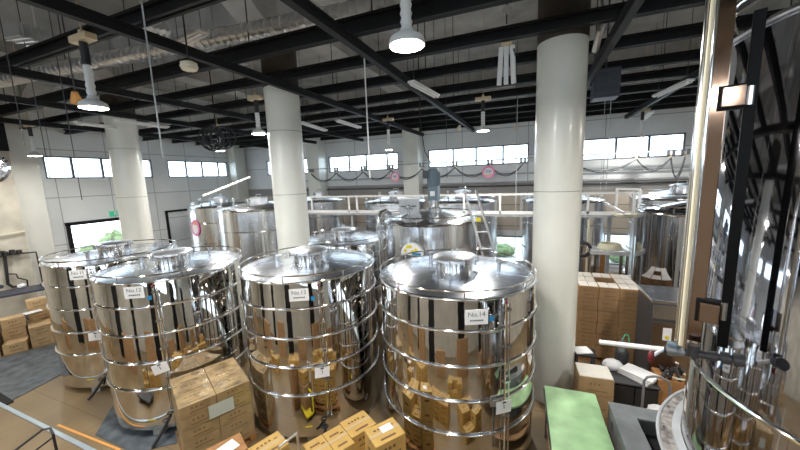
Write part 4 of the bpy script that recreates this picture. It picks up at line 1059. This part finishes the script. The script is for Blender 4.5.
# dark machinery mass below walkway behind tanks
t = thing('pump_unit', 'dark pump unit on the floor by the low window left of the column', 'pump', (-.55, 10.0, 0))
B().box((0, 0, .55), (1.1, .7, 1.1), bevel=.03).build('body', 'dgrey', t)
for i in range(4): B().cyl((-.4+.27*i, -.1, 1.1), (-.4+.27*i, -.1, 1.45+.1*(i % 2)), .06, 12).build('cylinder', 'steel', t, True)
B().tube([(-.5, -.3, .9), (-.2, -.4, 1.35), (.2, -.4, 1.3), (.5, -.3, .9)], .04, 10).build('pipe', 'chrome', t, True)

# ================================================================== LEFT SIDE
XW = XL+.72
def wp(px, py): return at(px, py, X=XW+.08)
def wpipe(pts, r, lab, m_='blackp'): tag(B().tube([wp(*p) for p in pts], r, 8).build('wall_pipe', m_, None, True), lab, 'pipe')
wpipe([(-10, 252), (4, 252), (5, 258), (8, 284), (13, 287), (20, 286), (27, 292)], .045, 'thick black pipe with bends on the beige wall at the left edge')
wpipe([(-5, 254), (14, 254), (36, 252), (38, 260), (43, 284)], .025, 'thin black pipe running right across the beige wall')
wpipe([(5, 274), (16, 274), (18, 278), (27, 280), (29, 292)], .022, 'small black branch pipe on the beige wall')
wpipe([(-5, 236), (14, 233), (25, 231)], .03, 'pale thin pipe high on the beige wall', 'cream')
q = wp(4, 254)
t = thing('valve_cluster', 'cluster of black valves on the beige wall pipes', 'valve', q)
for i in range(5): B().box((.05, -.3+.16*i, .02*(i % 2)), (.14, .12, .14+.05*(i % 2)), bevel=.02).build('valve', 'blackp', t)
q = wp(0, 168)
t = thing('round_duct_end', 'shiny round duct end protruding at the left edge under the dark band', 'duct', (XW+.2, q.y-.5, q.z))
B().lathe([(0, 0), (.5, 0), (.55, .06), (.55, .7), (.45, .8), (0, .85)], (-.2, 0, 0), 32, (1, 0, 0)).build('body', 'chrome', t, True)
B().ring(.56, .03, 0, (0, 0, 0), 32).build('rim', 'dgrey', t, True).rotation_euler = (0, PI/2, 0)
# navy bench behind cartons
a = at(-5, 312, z=1.3); b_ = at(30, 297, z=1.3)
t = thing('long_bench', 'long navy topped bench against the left wall behind the cartons', 'bench', (-15.4, 4.9, 0), rzl)
B().box((0, 0, 1.17), (3.4, .9, .06), bevel=.01).build('top', 'navy', t)
for sx_ in (-1, 1):
    for sy2 in (-1, 1): B().box((sx_*1.6, sy2*.38, .57), (.07, .07, 1.14)).build('leg', 'dgrey', t)
B().box((0, 0, .3), (3.2, .8, .04)).build('shelf', 'dgrey', t)
for i in range(4): tag(B().blob((0, 0, .07), .12, (1, .8, .6), 2, .2).build('cloth_bundle', 'bag' if i % 2 else 'navy', None, True, (-16.4+.6*i, 4.55+.32*i, 1.2)), ['dark cloth bundle at the left of the navy bench', 'pale bundle left of centre on the navy bench', 'dark cloth bundle right of centre on the navy bench', 'pale bundle at the right of the navy bench'][i], 'bundle')
# floor mat
tag(B().slab([at(0, 358, z=.014), at(56, 343, z=.014), at(66, 372, z=.014), at(8, 402, z=.014), at(-12, 395, z=.014)], .014).build('floor_mat', 'mat_'), 'dark wet looking mat on the floor at the left', 'mat')
tag(B().slab([at(-12, 392, z=.02), at(-2, 391, z=.02), at(14, 401, z=.02), at(6, 405, z=.02), at(-14, 400, z=.02)], .02).build('floor_grating', 'black'), 'black strip of grating at the corner of the dark mat', 'grating')
# streaks of light reflected in glass, built as strips on the floor
tag(B().box((-9.0, 2.5, .012), (8.6, .065, .024), bevel=.003).build('streak_strip', 'paleblue'), 'pale streak of reflected light, built as a flat bar at bottom left', 'reflection streak')
tag(B().bar(at(58, 425, z=.006), at(120, 450, z=.006), .035, .012).build('orange_streak', 'orange'), 'thin orange streak of reflected light, built as a line beside the pale one', 'orange reflection streak')
# black tube frame at bottom left
t = thing('tube_frame', 'black tube handle frame of a cart at the bottom left edge', 'cart', (0, 0, 0))
P = [at(5, 458, z=1.1), at(42, 430, z=1.1), at(50, 428, z=1.1), at(53, 434, z=1.05)]
B().tube([*P, Vector((P[3].x, P[3].y, .1))], .016, 8).build('handle', 'blackp', t, True)
B().tube([at(20, 462, z=.9), at(52, 438, z=.9)], .013, 8).build('cross_bar', 'blackp', t, True)
B().box((P[1].x-.2, P[1].y-.4, .12), (.9, .6, .05), rz=.6).build('deck', 'dgrey', t)
for dx, dy in ((-.4, -.5), (.1, -.2), (-.5, -.2), (.15, -.5)): B().lathe([(0, -.02), (.05, -.02), (.05, .02), (0, .02)], (P[1].x-.0+dx, P[1].y+dy, .052), 12, (1, 0, 0)).build('wheel', 'blackp', t, True)
